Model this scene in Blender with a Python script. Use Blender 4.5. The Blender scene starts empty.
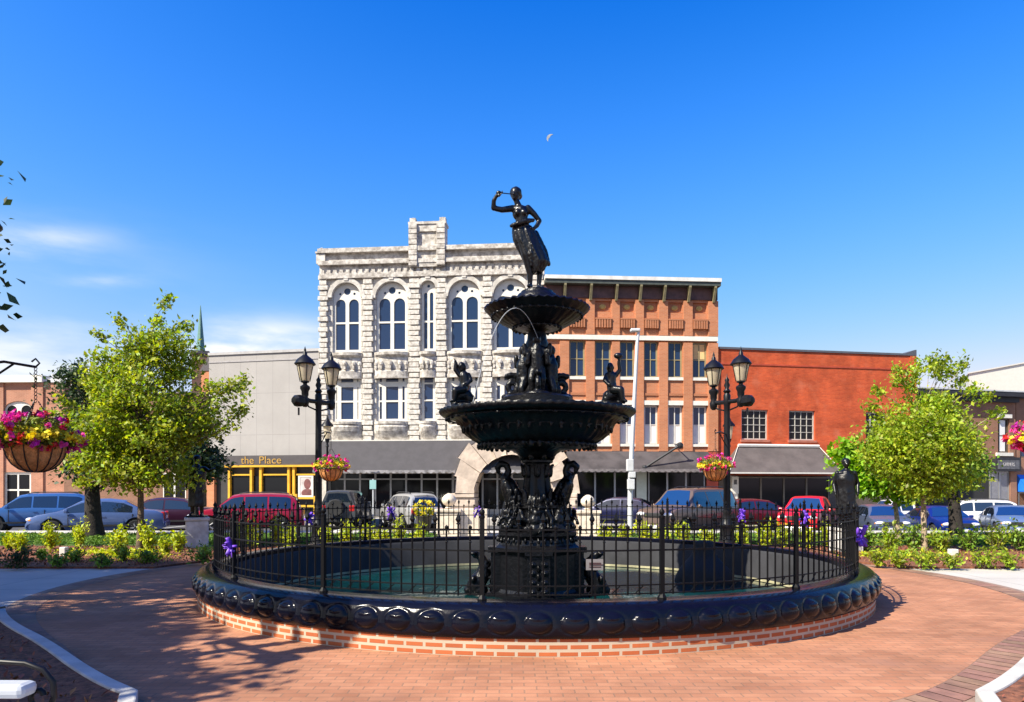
import bpy, bmesh, math, random
import numpy as np
from mathutils import Vector, Matrix, geometry, noise as mnoise

R = math.radians
SC = bpy.context.scene
COL = SC.collection
# ------------------------------------------------------------------ camera
F, CX, HY, EYE = 710.0, 512.0, 489.0, 1.7      # focal length in px, image centre x, horizon row, eye height
cam_d = bpy.data.cameras.new('camera')
cam = bpy.data.objects.new('camera', cam_d); COL.objects.link(cam)
cam.location = (0, 0, EYE); cam.rotation_euler = (R(90), 0, 0)
cam_d.sensor_width = 36; cam_d.lens = 36 * F / 1024
cam_d.shift_y = (HY - 351) / 1024
cam_d.clip_start = .05; cam_d.clip_end = 20000
SC.camera = cam
# ------------------------------------------------------------------ light
SUN_AZ = (-.80, -.60); SUN_EL = R(44)
S = Vector((SUN_AZ[0] * math.cos(SUN_EL), SUN_AZ[1] * math.cos(SUN_EL), math.sin(SUN_EL))).normalized()
ld = bpy.data.lights.new('sun', 'SUN'); ld.energy = 5.0; ld.angle = R(.53); ld.color = (1, .935, .79)
sun = bpy.data.objects.new('sun', ld); COL.objects.link(sun)
sun.location = S * 50
sun.rotation_euler = S.to_track_quat('Z', 'Y').to_euler()
W = bpy.data.worlds.new('World'); SC.world = W; W.use_nodes = True
nt = W.node_tree; nt.nodes.clear()
def nd(t, tree=None, **kw):
    n = (tree or nt).nodes.new(t)
    for k, v in kw.items(): setattr(n, k, v)
    return n
sky = nd('ShaderNodeTexSky', sky_type='NISHITA', sun_disc=False, sun_elevation=SUN_EL,
         sun_rotation=math.atan2(SUN_AZ[0], SUN_AZ[1]), altitude=200, air_density=1.0, dust_density=.6, ozone_density=2.6)
hs = nd('ShaderNodeHueSaturation'); hs.inputs['Saturation'].default_value = 1.32; hs.inputs['Value'].default_value = 1.0
nt.links.new(sky.outputs[0], hs.inputs['Color'])
va = nd('ShaderNodeVectorMath', operation='MULTIPLY_ADD'); nt.links.new(hs.outputs[0], va.inputs[0])   # deep, clear-air blue
va.inputs[1].default_value = (2.5, 1.80, 2.25); va.inputs[2].default_value = (-.56, -.44, -.05)
s3 = nd('ShaderNodeSeparateXYZ'); nt.links.new(va.outputs[0], s3.inputs[0]); s4 = nd('ShaderNodeSeparateXYZ'); nt.links.new(hs.outputs[0], s4.inputs[0]); c3 = nd('ShaderNodeCombineXYZ')
lg = nd('ShaderNodeMath', operation='LOGARITHM'); nt.links.new(s4.outputs[1], lg.inputs[0]); lg.inputs[1].default_value = math.e
gq = nd('ShaderNodeMath', operation='MULTIPLY_ADD'); nt.links.new(lg.outputs[0], gq.inputs[0]); gq.inputs[1].default_value = 3.1; gq.inputs[2].default_value = 1.22
nt.links.new(s3.outputs[0], c3.inputs[0]); nt.links.new(gq.outputs[0], c3.inputs[1]); nt.links.new(s3.outputs[2], c3.inputs[2])
vm = nd('ShaderNodeVectorMath', operation='MAXIMUM'); nt.links.new(c3.outputs[0], vm.inputs[0]); vm.inputs[1].default_value = (.02, .25, .1)
tc = nd('ShaderNodeTexCoord'); sp = nd('ShaderNodeSeparateXYZ'); nt.links.new(tc.outputs['Generated'], sp.inputs[0])
def math_n(op, a, b=None, tree=None, clamp=False):
    n = nd('ShaderNodeMath', tree, operation=op); n.use_clamp = clamp
    for i, v in enumerate((a, b)):
        if v is None: continue
        if isinstance(v, (int, float)): n.inputs[i].default_value = v
        else: (tree or nt).links.new(v, n.inputs[i])
    return n.outputs[0]
def maprange(v, a, b, c=0.0, d=1.0, tree=None):
    n = nd('ShaderNodeMapRange', tree, interpolation_type='SMOOTHSTEP'); (tree or nt).links.new(v, n.inputs[0])
    for i, x in enumerate((a, b, c, d)): n.inputs[i + 1].default_value = x
    return n.outputs[0]
mp = nd('ShaderNodeMapping'); mp.inputs['Scale'].default_value = (3.2, 3.2, 13.0); mp.inputs['Location'].default_value = (.35, .2, .1)
nt.links.new(tc.outputs['Generated'], mp.inputs[0])
ns = nd('ShaderNodeTexNoise'); ns.inputs['Scale'].default_value = 1.25; ns.inputs['Detail'].default_value = 7; ns.inputs['Roughness'].default_value = .55
nt.links.new(mp.outputs[0], ns.inputs[0])
cl = maprange(ns.outputs[0], .36, .66)
az = nd('ShaderNodeMath', operation='DIVIDE'); nt.links.new(sp.outputs[0], az.inputs[0]); nt.links.new(math_n('MAXIMUM', math_n('ABSOLUTE', sp.outputs[1]), .02), az.inputs[1])
el = nd('ShaderNodeMath', operation='DIVIDE'); nt.links.new(sp.outputs[2], el.inputs[0]); nt.links.new(math_n('MAXIMUM', math_n('ABSOLUTE', sp.outputs[1]), .02), el.inputs[1])
tot = None                                                     # a few low fair-weather clouds in one quarter of the sky
for ca, ce, wa, we, am in ((-.67, .352, .09, .016, .34), (-.565, .294, .05, .009, .40), (-.72, .165, .17, .055, 1.0), (-.36, .205, .13, .030, .95), (-.45, .19, .10, .02, .7), (-.98, .30, .3, .07, .8)):
    dx = math_n('DIVIDE', math_n('SUBTRACT', az.outputs[0], ca), wa); dz = math_n('DIVIDE', math_n('SUBTRACT', el.outputs[0], ce), we)
    d2 = math_n('ADD', math_n('MULTIPLY', dx, dx), math_n('MULTIPLY', dz, dz)); gsn = math_n('MULTIPLY', math_n('EXPONENT', math_n('MULTIPLY', d2, -1.0)), am)
    tot = gsn if tot is None else math_n('ADD', tot, gsn)
front = math_n('GREATER_THAN', sp.outputs[1], 0)
cl = math_n('MULTIPLY', math_n('MULTIPLY', math_n('ADD', math_n('MULTIPLY', cl, 1.25), .22), tot), front, clamp=True)
mx = nd('ShaderNodeMix', data_type='RGBA'); nt.links.new(cl, mx.inputs['Factor']); vn = nd('ShaderNodeVectorMath', operation='MINIMUM'); nt.links.new(vm.outputs[0], vn.inputs[0]); vn.inputs[1].default_value = (7.0, 7.3, 7.3)
nt.links.new(vn.outputs[0], mx.inputs['A'])
mx.inputs['B'].default_value = (7.6, 7.8, 8.0, 1)
bg = nd('ShaderNodeBackground'); bg.inputs['Strength'].default_value = .071
nt.links.new(mx.outputs['Result'], bg.inputs[0])
wo = nd('ShaderNodeOutputWorld'); nt.links.new(bg.outputs[0], wo.inputs[0])
SC.view_settings.view_transform = 'Standard'; SC.view_settings.look = 'None'
SC.view_settings.exposure = .95; SC.view_settings.gamma = 1
SC.render.engine = 'CYCLES'
SC.cycles.max_bounces = 6; SC.cycles.transparent_max_bounces = 8
SC.cycles.sample_clamp_indirect = 6; SC.cycles.caustics_reflective = False; SC.cycles.caustics_refractive = False
SC.cycles.use_denoising = True
# ------------------------------------------------------------------ helpers
def X(px, Y): return (px - CX) * Y / F
def Z(py, Y): return EYE - (py - HY) * Y / F

MATS = {}
def mat(name, col, rough=.6, metal=0, var=.12, vs=4.0, bump=0, bs=30.0, spec=.5, coat=0, island=0, trans=None, detail=5, dark=None):
    """Principled material with noise variation in its own colour and a fine bump."""
    if name in MATS: return MATS[name]
    m = bpy.data.materials.new(name); m.use_nodes = True; t = m.node_tree; L = t.links
    b = t.nodes['Principled BSDF']
    b.inputs['Roughness'].default_value = rough; b.inputs['Metallic'].default_value = metal
    b.inputs['Specular IOR Level'].default_value = spec; b.inputs['Coat Weight'].default_value = coat; b.inputs['Coat Roughness'].default_value = .04
    tcn = nd('ShaderNodeTexCoord', t)
    out = None
    if var:
        n = nd('ShaderNodeTexNoise', t); n.inputs['Scale'].default_value = vs; n.inputs['Detail'].default_value = detail; n.inputs['Roughness'].default_value = .6
        L.new(tcn.outputs['Object'], n.inputs[0])
        x = nd('ShaderNodeMix', t, data_type='RGBA'); L.new(maprange(n.outputs[0], .3, .7, tree=t), x.inputs['Factor'])
        lo = dark if dark else tuple(c * (1 - var) for c in col)
        x.inputs['A'].default_value = (*lo, 1); x.inputs['B'].default_value = (*[min(1, c * (1 + var)) for c in col], 1)
        out = x.outputs['Result']
    if island:
        g = nd('ShaderNodeNewGeometry', t); h = nd('ShaderNodeHueSaturation', t)
        if out: L.new(out, h.inputs['Color'])
        else: h.inputs['Color'].default_value = (*col, 1)
        L.new(maprange(g.outputs['Random Per Island'], 0, 1, 1 - island, 1 + island, tree=t), h.inputs['Value'])
        w = math_n('MULTIPLY', g.outputs['Random Per Island'], 7.31, t); w = math_n('FRACT', w, None, t)
        L.new(maprange(w, 0, 1, .5 - island * .06, .5 + island * .06, tree=t), h.inputs['Hue'])
        out = h.outputs[0]
    if out: L.new(out, b.inputs['Base Color'])
    else: b.inputs['Base Color'].default_value = (*col, 1)
    if bump:
        n2 = nd('ShaderNodeTexNoise', t); n2.inputs['Scale'].default_value = bs; n2.inputs['Detail'].default_value = 4
        L.new(tcn.outputs['Object'], n2.inputs[0])
        bp = nd('ShaderNodeBump', t); bp.inputs['Strength'].default_value = bump; bp.inputs['Distance'].default_value = .02
        L.new(n2.outputs[0], bp.inputs['Height']); L.new(bp.outputs[0], b.inputs['Normal'])
    if trans:
        tr = nd('ShaderNodeBsdfTranslucent', t)
        if out: 
            h2 = nd('ShaderNodeHueSaturation', t); L.new(out, h2.inputs['Color']); h2.inputs['Value'].default_value = 1.5; h2.inputs['Saturation'].default_value = 1.05
            L.new(h2.outputs[0], tr.inputs[0])
        ms = nd('ShaderNodeMixShader', t); ms.inputs[0].default_value = trans
        L.new(b.outputs[0], ms.inputs[1]); L.new(tr.outputs[0], ms.inputs[2])
        L.new(ms.outputs[0], t.nodes['Material Output'].inputs[0])
    MATS[name] = m; return m

def brickmat(name, c1, c2, mortar, bw=.22, bh=.075, mw=.012, rough=.85, mode='wall', stain=.15, bump=.4, off=.5, smooth=.1, bias=0.0, tint=None):
    if name in MATS: return MATS[name]
    m = bpy.data.materials.new(name); m.use_nodes = True; t = m.node_tree; L = t.links
    b = t.nodes['Principled BSDF']; b.inputs['Roughness'].default_value = rough; b.inputs['Specular IOR Level'].default_value = .3
    tcn = nd('ShaderNodeTexCoord', t)
    if mode == 'uv': vec = tcn.outputs['UV']
    else:
        s = nd('ShaderNodeSeparateXYZ', t); L.new(tcn.outputs['Object'], s.inputs[0]); c = nd('ShaderNodeCombineXYZ', t)
        if mode == 'wall':
            L.new(math_n('ADD', s.outputs[0], s.outputs[1], t), c.inputs[0]); L.new(s.outputs[2], c.inputs[1])
        else:
            L.new(s.outputs[0], c.inputs[0]); L.new(s.outputs[1], c.inputs[1])
        vec = c.outputs[0]
    bt = nd('ShaderNodeTexBrick', t); bt.offset = off; L.new(vec, bt.inputs['Vector'])
    for k, v in (('Color1', c1), ('Color2', c2), ('Mortar', mortar)): bt.inputs[k].default_value = (*v, 1)
    bt.inputs['Scale'].default_value = 1; bt.inputs['Brick Width'].default_value = bw; bt.inputs['Row Height'].default_value = bh
    bt.inputs['Mortar Size'].default_value = mw; bt.inputs['Mortar Smooth'].default_value = smooth; bt.inputs['Bias'].default_value = bias
    n = nd('ShaderNodeTexNoise', t); n.inputs['Scale'].default_value = .8; n.inputs['Detail'].default_value = 8; n.inputs['Roughness'].default_value = .65
    L.new(tcn.outputs['Object'], n.inputs[0])
    h = nd('ShaderNodeHueSaturation', t); L.new(bt.outputs['Color'], h.inputs['Color'])
    L.new(maprange(n.outputs[0], .3, .7, 1 - stain, 1 + stain, tree=t), h.inputs['Value'])
    out = h.outputs[0]
    if tint:
        n3 = nd('ShaderNodeTexNoise', t); n3.inputs['Scale'].default_value = tint[1]; n3.inputs['Detail'].default_value = 6
        L.new(tcn.outputs['Object'], n3.inputs[0])
        x = nd('ShaderNodeMix', t, data_type='RGBA'); L.new(math_n('MULTIPLY', maprange(n3.outputs[0], .52, .72, tree=t), tint[2], t), x.inputs['Factor'])
        L.new(out, x.inputs['A']); x.inputs['B'].default_value = (*tint[0], 1); out = x.outputs['Result']
    L.new(out, b.inputs['Base Color'])
    bp = nd('ShaderNodeBump', t); bp.inputs['Strength'].default_value = bump; bp.inputs['Distance'].default_value = .01; bp.invert = True
    L.new(bt.outputs['Fac'], bp.inputs['Height']); L.new(bp.outputs[0], b.inputs['Normal'])
    MATS[name] = m; return m

def glass(name, col=(.012, .02, .035), rough=.02):
    if name in MATS: return MATS[name]
    m = mat(name, col, rough, 0, 0, spec=1.0, coat=1.0); return m

def tag(o, label=None, cat=None, group=None, kind=None):
    if label: o['label'] = label
    if cat: o['category'] = cat
    if group: o['group'] = group
    if kind: o['kind'] = kind
    return o
def empty(name, loc=(0, 0, 0), rz=0, label=None, cat=None, group=None):
    o = bpy.data.objects.new(name, None); COL.objects.link(o); o.empty_display_size = .2
    o.location = loc; o.rotation_euler = (0, 0, rz); return tag(o, label, cat, group)
def copy_tree(o, parent=None):
    c = o.copy(); COL.objects.link(c); c.parent = parent
    for ch in [x for x in bpy.data.objects if x.parent == o]: copy_tree(ch, c)
    return c

class MB:
    def __init__(s): s.v = []; s.f = []
    def add(s, vs, fs):
        k = len(s.v); s.v.extend(tuple(v) for v in vs); s.f.extend(tuple(i + k for i in f) for f in fs); return s
    def box(s, x0, y0, z0, x1, y1, z1, m=None):
        vs = [Vector((x, y, z)) for z in (z0, z1) for y in (y0, y1) for x in (x0, x1)]
        if m: vs = [m @ v for v in vs]
        return s.add(vs, [(0, 2, 3, 1), (4, 5, 7, 6), (0, 1, 5, 4), (2, 6, 7, 3), (0, 4, 6, 2), (1, 3, 7, 5)])
    def bar(s, p0, p1, w, h=None):
        p0, p1 = Vector(p0), Vector(p1); d = (p1 - p0); q = d.to_track_quat('X', 'Z').to_matrix().to_4x4(); h = h or w
        return s.box(0, -w / 2, -h / 2, d.length, w / 2, h / 2, Matrix.Translation(p0) @ q)
    def tube(s, pts, r, n=8, cap=True):
        pts = [Vector(p) for p in pts]; rs = r if isinstance(r, (list, tuple)) else [r] * len(pts); vs = []; prev = None
        for i, p in enumerate(pts):
            d = (pts[min(i + 1, len(pts) - 1)] - pts[max(i - 1, 0)]).normalized()
            if prev is None:
                a = d.orthogonal().normalized()
            else:
                a = (prev - d * prev.dot(d)); a = a.normalized() if a.length > 1e-6 else d.orthogonal().normalized()
            prev = a; b = d.cross(a)
            for j in range(n):
                t = 2 * math.pi * j / n; vs.append(p + (a * math.cos(t) + b * math.sin(t)) * rs[i])
        fs = [(i * n + j, i * n + (j + 1) % n, (i + 1) * n + (j + 1) % n, (i + 1) * n + j) for i in range(len(pts) - 1) for j in range(n)]
        if cap: fs += [tuple(range(n))[::-1], tuple((len(pts) - 1) * n + j for j in range(n))]
        return s.add(vs, fs)
    def lathe(s, prof, n=24, c=(0, 0, 0), fn=None, cap=True, m=None):
        vs = []; k = len(prof)
        for i, (r, z) in enumerate(prof):
            for j in range(n):
                t = 2 * math.pi * j / n; rr, zz = (fn(t, i, r, z) if fn else (r, z))
                v = Vector((rr * math.cos(t), rr * math.sin(t), zz))
                if m: v = m @ v
                vs.append(v + Vector(c))
        fs = [(i * n + j, i * n + (j + 1) % n, (i + 1) * n + (j + 1) % n, (i + 1) * n + j) for i in range(k - 1) for j in range(n)]
        if cap: fs += [tuple(range(n))[::-1], tuple((k - 1) * n + j for j in range(n))]
        return s.add(vs, fs)
    def ell(s, c, r, m=None, n=14, k=9):
        r = r if isinstance(r, (list, tuple)) else (r, r, r); vs = []
        for i in range(k + 1):
            a = math.pi * i / k - math.pi / 2
            for j in range(n):
                t = 2 * math.pi * j / n; v = Vector((r[0] * math.cos(a) * math.cos(t), r[1] * math.cos(a) * math.sin(t), r[2] * math.sin(a)))
                if m: v = m @ v
                vs.append(v + Vector(c))
        fs = [(i * n + j, i * n + (j + 1) % n, (i + 1) * n + (j + 1) % n, (i + 1) * n + j) for i in range(k) for j in range(n)]
        return s.add(vs, fs)
    def limb(s, pts, rs, n=10):
        """closed tapered capsules, one per bone (for voxel-joined figures)"""
        for i in range(len(pts) - 1):
            a, b = Vector(pts[i]), Vector(pts[i + 1]); d = b - a
            s.tube([a, a + d * .5, b], [rs[i], (rs[i] + rs[i + 1]) * .5, rs[i + 1]], n); s.ell(a, rs[i], n=n, k=6); s.ell(b, rs[i + 1], n=n, k=6)
        return s
    def prism(s, poly, y0, y1, holes=(), fn=None):
        """polygon in (x, z) with holes, solid between y0 and y1"""
        loops = [[Vector((p[0], p[1], 0)) for p in poly]] + [[Vector((p[0], p[1], 0)) for p in h] for h in holes]
        tri = geometry.tessellate_polygon(loops); flat = [v for l in loops for v in l]; n = len(flat); k = len(s.v)
        g = fn or (lambda x, y, z: (x, y, z))
        for y in (y0, y1): s.v.extend(g(v.x, y, v.y) for v in flat)
        for a, b, c in tri:
            s.f.append((a + k, b + k, c + k)); s.f.append((c + k + n, b + k + n, a + k + n))
        o = 0
        for l in loops:
            q = len(l)
            for j in range(q):
                a, b = o + j + k, o + (j + 1) % q + k; s.f.append((a, b, b + n, a + n))
            o += q
        return s
    def build(s, name, m, parent=None, smooth=None, loc=None, recalc=True, bevel=0, weld=False):
        me = bpy.data.meshes.new(name); me.from_pydata([tuple(v) for v in s.v], [], s.f)
        if recalc or weld or bevel:
            bm = bmesh.new(); bm.from_mesh(me)
            if weld or bevel: bmesh.ops.remove_doubles(bm, verts=bm.verts, dist=1e-4)
            if bevel:
                bmesh.ops.bevel(bm, geom=[e for e in bm.edges if e.is_manifold and e.calc_face_angle(0) > .5], offset=bevel, segments=2, affect='EDGES', profile=.5, clamp_overlap=True)
            if recalc: bmesh.ops.recalc_face_normals(bm, faces=bm.faces)
            bm.to_mesh(me); bm.free()
        me.materials.append(m)
        if smooth is not None:
            me.shade_smooth()
            if smooth < 180: me.set_sharp_from_angle(angle=R(smooth))
        o = bpy.data.objects.new(name, me); COL.objects.link(o); o.parent = parent
        if loc: o.location = loc
        return o
    def remesh(s, name, m, parent=None, voxel=.015, it=2, disp=0, ds=20):
        me = bpy.data.meshes.new(name); me.from_pydata([tuple(v) for v in s.v], [], s.f)
        o = bpy.data.objects.new(name, me); COL.objects.link(o)
        bm = bmesh.new(); bm.from_mesh(me); bmesh.ops.remove_doubles(bm, verts=bm.verts, dist=1e-5); bmesh.ops.recalc_face_normals(bm, faces=bm.faces); bm.to_mesh(me); bm.free()
        r = o.modifiers.new('r', 'REMESH'); r.mode = 'VOXEL'; r.voxel_size = voxel
        if it: q = o.modifiers.new('s', 'SMOOTH'); q.factor = .5; q.iterations = it
        dg = bpy.context.evaluated_depsgraph_get(); dg.update()
        new = bpy.data.meshes.new_from_object(o.evaluated_get(dg)); new.name = name
        bpy.data.objects.remove(o); bpy.data.meshes.remove(me)
        if disp:
            for v in new.vertices: v.co += v.normal * (mnoise.noise(v.co * ds) + .5 * mnoise.noise(v.co * ds * 2.3)) * disp
        new.materials.clear(); new.materials.append(m); new.shade_smooth()
        o = bpy.data.objects.new(name, new); COL.objects.link(o); o.parent = parent; return o

def arch(cx, z0, zs, w, n=14, rise=None):
    """outline of an opening with a round head: sill z0, springing zs, half width w"""
    rise = rise or w
    return [(cx - w, z0), (cx + w, z0)] + [(cx + w * math.cos(math.pi * i / n), zs + rise * math.sin(math.pi * i / n)) for i in range(n + 1)]
def rect(x0, z0, x1, z1): return [(x0, z0), (x1, z0), (x1, z1), (x0, z1)]
def circ(x, z, r, n=14): return [(x + r * math.cos(2 * math.pi * i / n), z + r * math.sin(2 * math.pi * i / n)) for i in range(n)]

def text_mesh(name, body, size, m, parent, loc, rot=(R(90), 0, 0), ext=.015, spacing=1.0, sx=1.0, shear=0):
    cu = bpy.data.curves.new(name, 'FONT'); cu.body = body; cu.size = size; cu.extrude = ext; cu.align_x = 'CENTER'; cu.align_y = 'CENTER'; cu.space_character = spacing; cu.shear = shear
    o = bpy.data.objects.new(name, cu); COL.objects.link(o); dg = bpy.context.evaluated_depsgraph_get()
    me = bpy.data.meshes.new_from_object(o.evaluated_get(dg)); bpy.data.objects.remove(o)
    me.materials.clear(); me.materials.append(m)
    o = bpy.data.objects.new(name, me); COL.objects.link(o); o.parent = parent; o.location = loc; o.rotation_euler = rot; o.scale = (sx, 1, 1); return o

def leaf_mesh(name, C, size, m, parent, rng, up=.35, fold=.3, shape=.55, outc=None):
    """many small folded leaf faces at the points C"""
    C = np.asarray(C, float); n = len(C)
    d = rng.normal(size=(n, 3)); d[:, 2] += up * .3
    if outc is not None: 
        o = C - outc; o /= (np.linalg.norm(o, axis=1, keepdims=True) + 1e-6); d += o * .7
    d /= np.linalg.norm(d, axis=1, keepdims=True)
    nrm = rng.normal(size=(n, 3)); nrm[:, 2] += up * 3
    if outc is not None: nrm += o * .8
    s = np.cross(d, nrm); s /= (np.linalg.norm(s, axis=1, keepdims=True) + 1e-9); u = np.cross(s, d)
    sz = (size * (.45 + 1.05 * rng.random(n) ** 1.3))[:, None]
    a = C - d * sz * .5; b = C + d * sz * .5; l = C + s * sz * shape * .5 + u * sz * fold * .3; r = C - s * sz * shape * .5 + u * sz * fold * .3
    V = np.stack([a, l, b, r], 1).reshape(-1, 3)
    me = bpy.data.meshes.new(name); me.vertices.add(4 * n); me.vertices.foreach_set('co', V.ravel())
    i = np.arange(n) * 4; tri = np.stack([i, i + 1, i + 2, i, i + 2, i + 3], 1).ravel()
    me.loops.add(6 * n); me.loops.foreach_set('vertex_index', tri.astype(np.int32))
    me.polygons.add(2 * n); me.polygons.foreach_set('loop_start', (np.arange(2 * n) * 3).astype(np.int32))
    me.update(calc_edges=True); me.materials.append(m)
    o = bpy.data.objects.new(name, me); COL.objects.link(o); o.parent = parent; return o

# pool centre, fountain axis and scale
FX, FY = .355, 12.55
GX = X(537, 12.55)
PPM = F / FY
def fp(px, py, dy=0): return ((px - 537) / PPM, dy, EYE + (HY - py) / PPM)      # photo pixel on the fountain axis plane -> local point
def fz(py): return EYE + (HY - py) / PPM
# ------------------------------------------------------------------ ground, paths, beds
def prad(t):
    """outer radius of the brick plaza at the angle t"""
    f = abs((math.degrees(t) + 90 + 180) % 360 - 180); T_ = ((0, 8.3), (18, 8.3), (27, 7.92), (38, 7.48), (51, 7.36), (64, 7.70), (70, 7.84), (86, 8.07), (98, 8.28), (120, 8.35), (180, 8.35))
    for (a, ra), (b, rb) in zip(T_[:-1], T_[1:]):
        if f <= b: return ra + (rb - ra) * (f - a) / (b - a) - (.46 * max(0, 1 - f / 64) ** .5 if math.cos(t) > 0 else 0)
_raw = prad
def prad(t): return sum(_raw(t + R(d)) for d in range(-12, 13, 1)) / 25
def ring_sheet(name, r0, r1, z, m, n=160, steps=1, a0=0, a1=2 * math.pi, c=None, rim=0):
    b = MB(); c = c or (FX, FY)
    rr = [r0 + (r1 - r0) * (i / steps) for i in range(steps + 1)]
    for i in range(steps):
        for j in range(n):
            t0, t1 = a0 + (a1 - a0) * j / n, a0 + (a1 - a0) * (j + 1) / n
            k = len(b.v)
            for q_, t in ((i, t0), (i + 1, t0), (i + 1, t1), (i, t1)):
                r = rr[q_] if not (rim and q_ == steps) else prad(t) + rim; b.v.append((c[0] + r * math.cos(t), c[1] + r * math.sin(t), z))
            b.f.append((k, k + 1, k + 2, k + 3))
    return b.build(name, m, recalc=False)
def poly_sheet(name, pts, z0, z1, m, holes=()):
    b = MB().prism(pts, z0, z1, holes, fn=lambda x, y, z: (x, z, y))
    return b.build(name, m)
asphalt = mat('asphalt', (.055, .055, .058), .9, var=.25, vs=1.5, bump=.3, bs=90)
b = MB(); n = 96
radii = [5.30, 9, 14, 18, 22, 26, 30, 36, 46, 60, 200, 800, 4000]
def street_z(x): return -.20 - min(.42, max(0, (x - 9) * .04))          # the street lies lower than the plaza and falls away to one side
for r in radii:
    b.v += [(FX + r * math.cos(2 * math.pi * j / n), FY + r * math.sin(2 * math.pi * j / n), street_z(r * math.cos(2 * math.pi * j / n))) for j in range(n)]
for i in range(len(radii) - 1):
    for j in range(n): b.f.append((i * n + j, (i + 1) * n + j, (i + 1) * n + (j + 1) % n, i * n + (j + 1) % n))
tag(b.build('ground', asphalt, recalc=False), kind='structure')
concrete = brickmat('concrete_path', (.44, .41, .37), (.46, .43, .38), (.27, .25, .23), 1.5, 1.5, .012, .85, 'ground', .08, .15, 0)
kerbc = mat('kerb_concrete', (.47, .45, .41), .85, var=.15, vs=3, bump=.2)
paver = brickmat('plaza_pavers', (.41, .188, .103), (.34, .146, .078), (.25, .135, .082), .21, .105, .007, .85, 'ground', .24, .3, .5, tint=((.30, .15, .10), .7, .7))
paver_d = mat('border_pavers', (.27, .15, .105), .8, var=.2, vs=5, bump=.2)
mulch = mat('mulch', (.17, .062, .03), .95, var=.5, vs=14, bump=1.0, bs=22, detail=9)
lawn_m = mat('lawn_soil', (.06, .11, .018), .95, var=.35, vs=3, bump=.6, bs=40)
tag(poly_sheet('path', rect(-60, 9.25, 60, 15.1), -.05, .004, concrete, holes=[[(FX + 5.3 * math.cos(2 * math.pi * j / 64), FY + 5.3 * math.sin(2 * math.pi * j / 64)) for j in range(64)]] if False else ()), kind='structure') if False else None
for nm, (x0, x1, y0, y1) in {'cross_path': (-60, FX - 6, 9.25, 15.1), 'cross_path.001': (FX + 6, 60, 9.25, 15.1), 'entry_path': (-2.7, 3.4, -12, 7), 'street_path': (-2.7, 3.4, 18.5, 26.4)}.items():
    bb = MB(); bb.add([(x0, y0, .004), (x1, y0, .004), (x1, y1, .004), (x0, y1, .004)], [(0, 1, 2, 3)])
    tag(bb.build(nm, concrete, recalc=False), kind='structure')
tag(ring_sheet('brick_plaza', 5.25, 7.98, .008, paver, 192, 2, rim=-.33), kind='structure')
# soldier-course border: separate stones along the rim
bb = MB(); nb = 250
for j in range(nb):
    t0, t1 = 2 * math.pi * (j + .04) / nb, 2 * math.pi * (j + .96) / nb; k = len(bb.v)
    for r, t in ((prad(t0) - .32, t0), (prad(t0), t0), (prad(t1), t1), (prad(t1) - .32, t1)): bb.v.append((FX + r * math.cos(t), FY + r * math.sin(t), .012))
    bb.f.append((k, k + 1, k + 2, k + 3))
tag(bb.build('plaza_border', mat('border_bricks', (.25, .135, .09), .8, var=.2, vs=5, bump=.2, island=.2), recalc=False), kind='structure')
tag(ring_sheet('plaza_border_bed', 6.0, 8.32, .006, mat('sand_joint', (.24, .16, .12), .9), 192, rim=.12), kind='structure')

def arc_pts(r, a0, a1, n=30): return [(FX + r * math.cos(a0 + (a1 - a0) * i / n), FY + r * math.sin(a0 + (a1 - a0) * i / n)) for i in range(n + 1)]
def bed(sgn, near):
    """outline of a planting bed next to the plaza"""
    if near:
        ya, xb = 9.25, 2.9; a0 = R(-90 + 66.5); a1 = R(-90 + 26)
        p = [(FX + (prad(t) + .12) * math.cos(t), FY + (prad(t) + .12) * math.sin(t)) for t in [a0 + (a1 - a0) * i / 30 for i in range(31)]]
        p += [(FX + 3.05, 4.9), (FX + xb, 3.5), (FX + xb, -12), (FX + 40, -12), (FX + 40, ya)]
    else:
        r = 8.38; ya = 15.1; xb = 3.0
        a0 = math.asin((ya - FY) / r); a1 = math.acos(xb / r)
        p = arc_pts(r, a0, a1)
        p += [(FX + xb, 20.6), (FX + 45, 20.6), (FX + 45, ya)]
    return [(FX + sgn * (x - FX), y) for x, y in p]
def kerb_line(name, pts, w, z, m):
    b = MB(); q = [Vector((p[0], p[1])) for p in pts]; L_, R_ = [], []
    for i, p in enumerate(q):
        d = (q[min(i + 1, len(q) - 1)] - q[max(i - 1, 0)]).normalized(); nn = Vector((-d.y, d.x)); L_.append(p + nn * w / 2); R_.append(p - nn * w / 2)
    lo_ = -.9 if name == 'street_kerb' else -.02
    for i in range(len(q)): b.v += [(L_[i].x, L_[i].y, lo_), (L_[i].x, L_[i].y, z), (R_[i].x, R_[i].y, z), (R_[i].x, R_[i].y, lo_)]
    for i in range(len(q) - 1):
        for j in range(3): b.f.append((4 * i + j, 4 * i + j + 1, 4 * i + 4 + j + 1, 4 * i + 4 + j))
    return b.build(name, m, bevel=.015)
for s_ in (-1, 1):
    pn = bed(s_, True); pf = bed(s_, False)
    tag(poly_sheet('near_mulch', pn, -.05, .09, mulch), kind='structure')
    tag(poly_sheet('far_mulch', pf, -.05, .05, mulch), kind='structure')
    tag(kerb_line('kerb', pn[:34], .13, .11, kerbc), kind='structure')
    tag(kerb_line('kerb', [pn[0], (pn[-1][0], pn[-1][1])], .22, .13, kerbc), kind='structure')
    x0, x1 = (FX + 3, FX + 45)
    lw = [(x0, 20.62), (x1, 20.62), (x1, 25.4), (x0, 25.4)]
    tag(poly_sheet('lawn', [(FX + s_ * (x - FX), y) for x, y in lw], -.05, .06, lawn_m), kind='structure')
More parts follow.
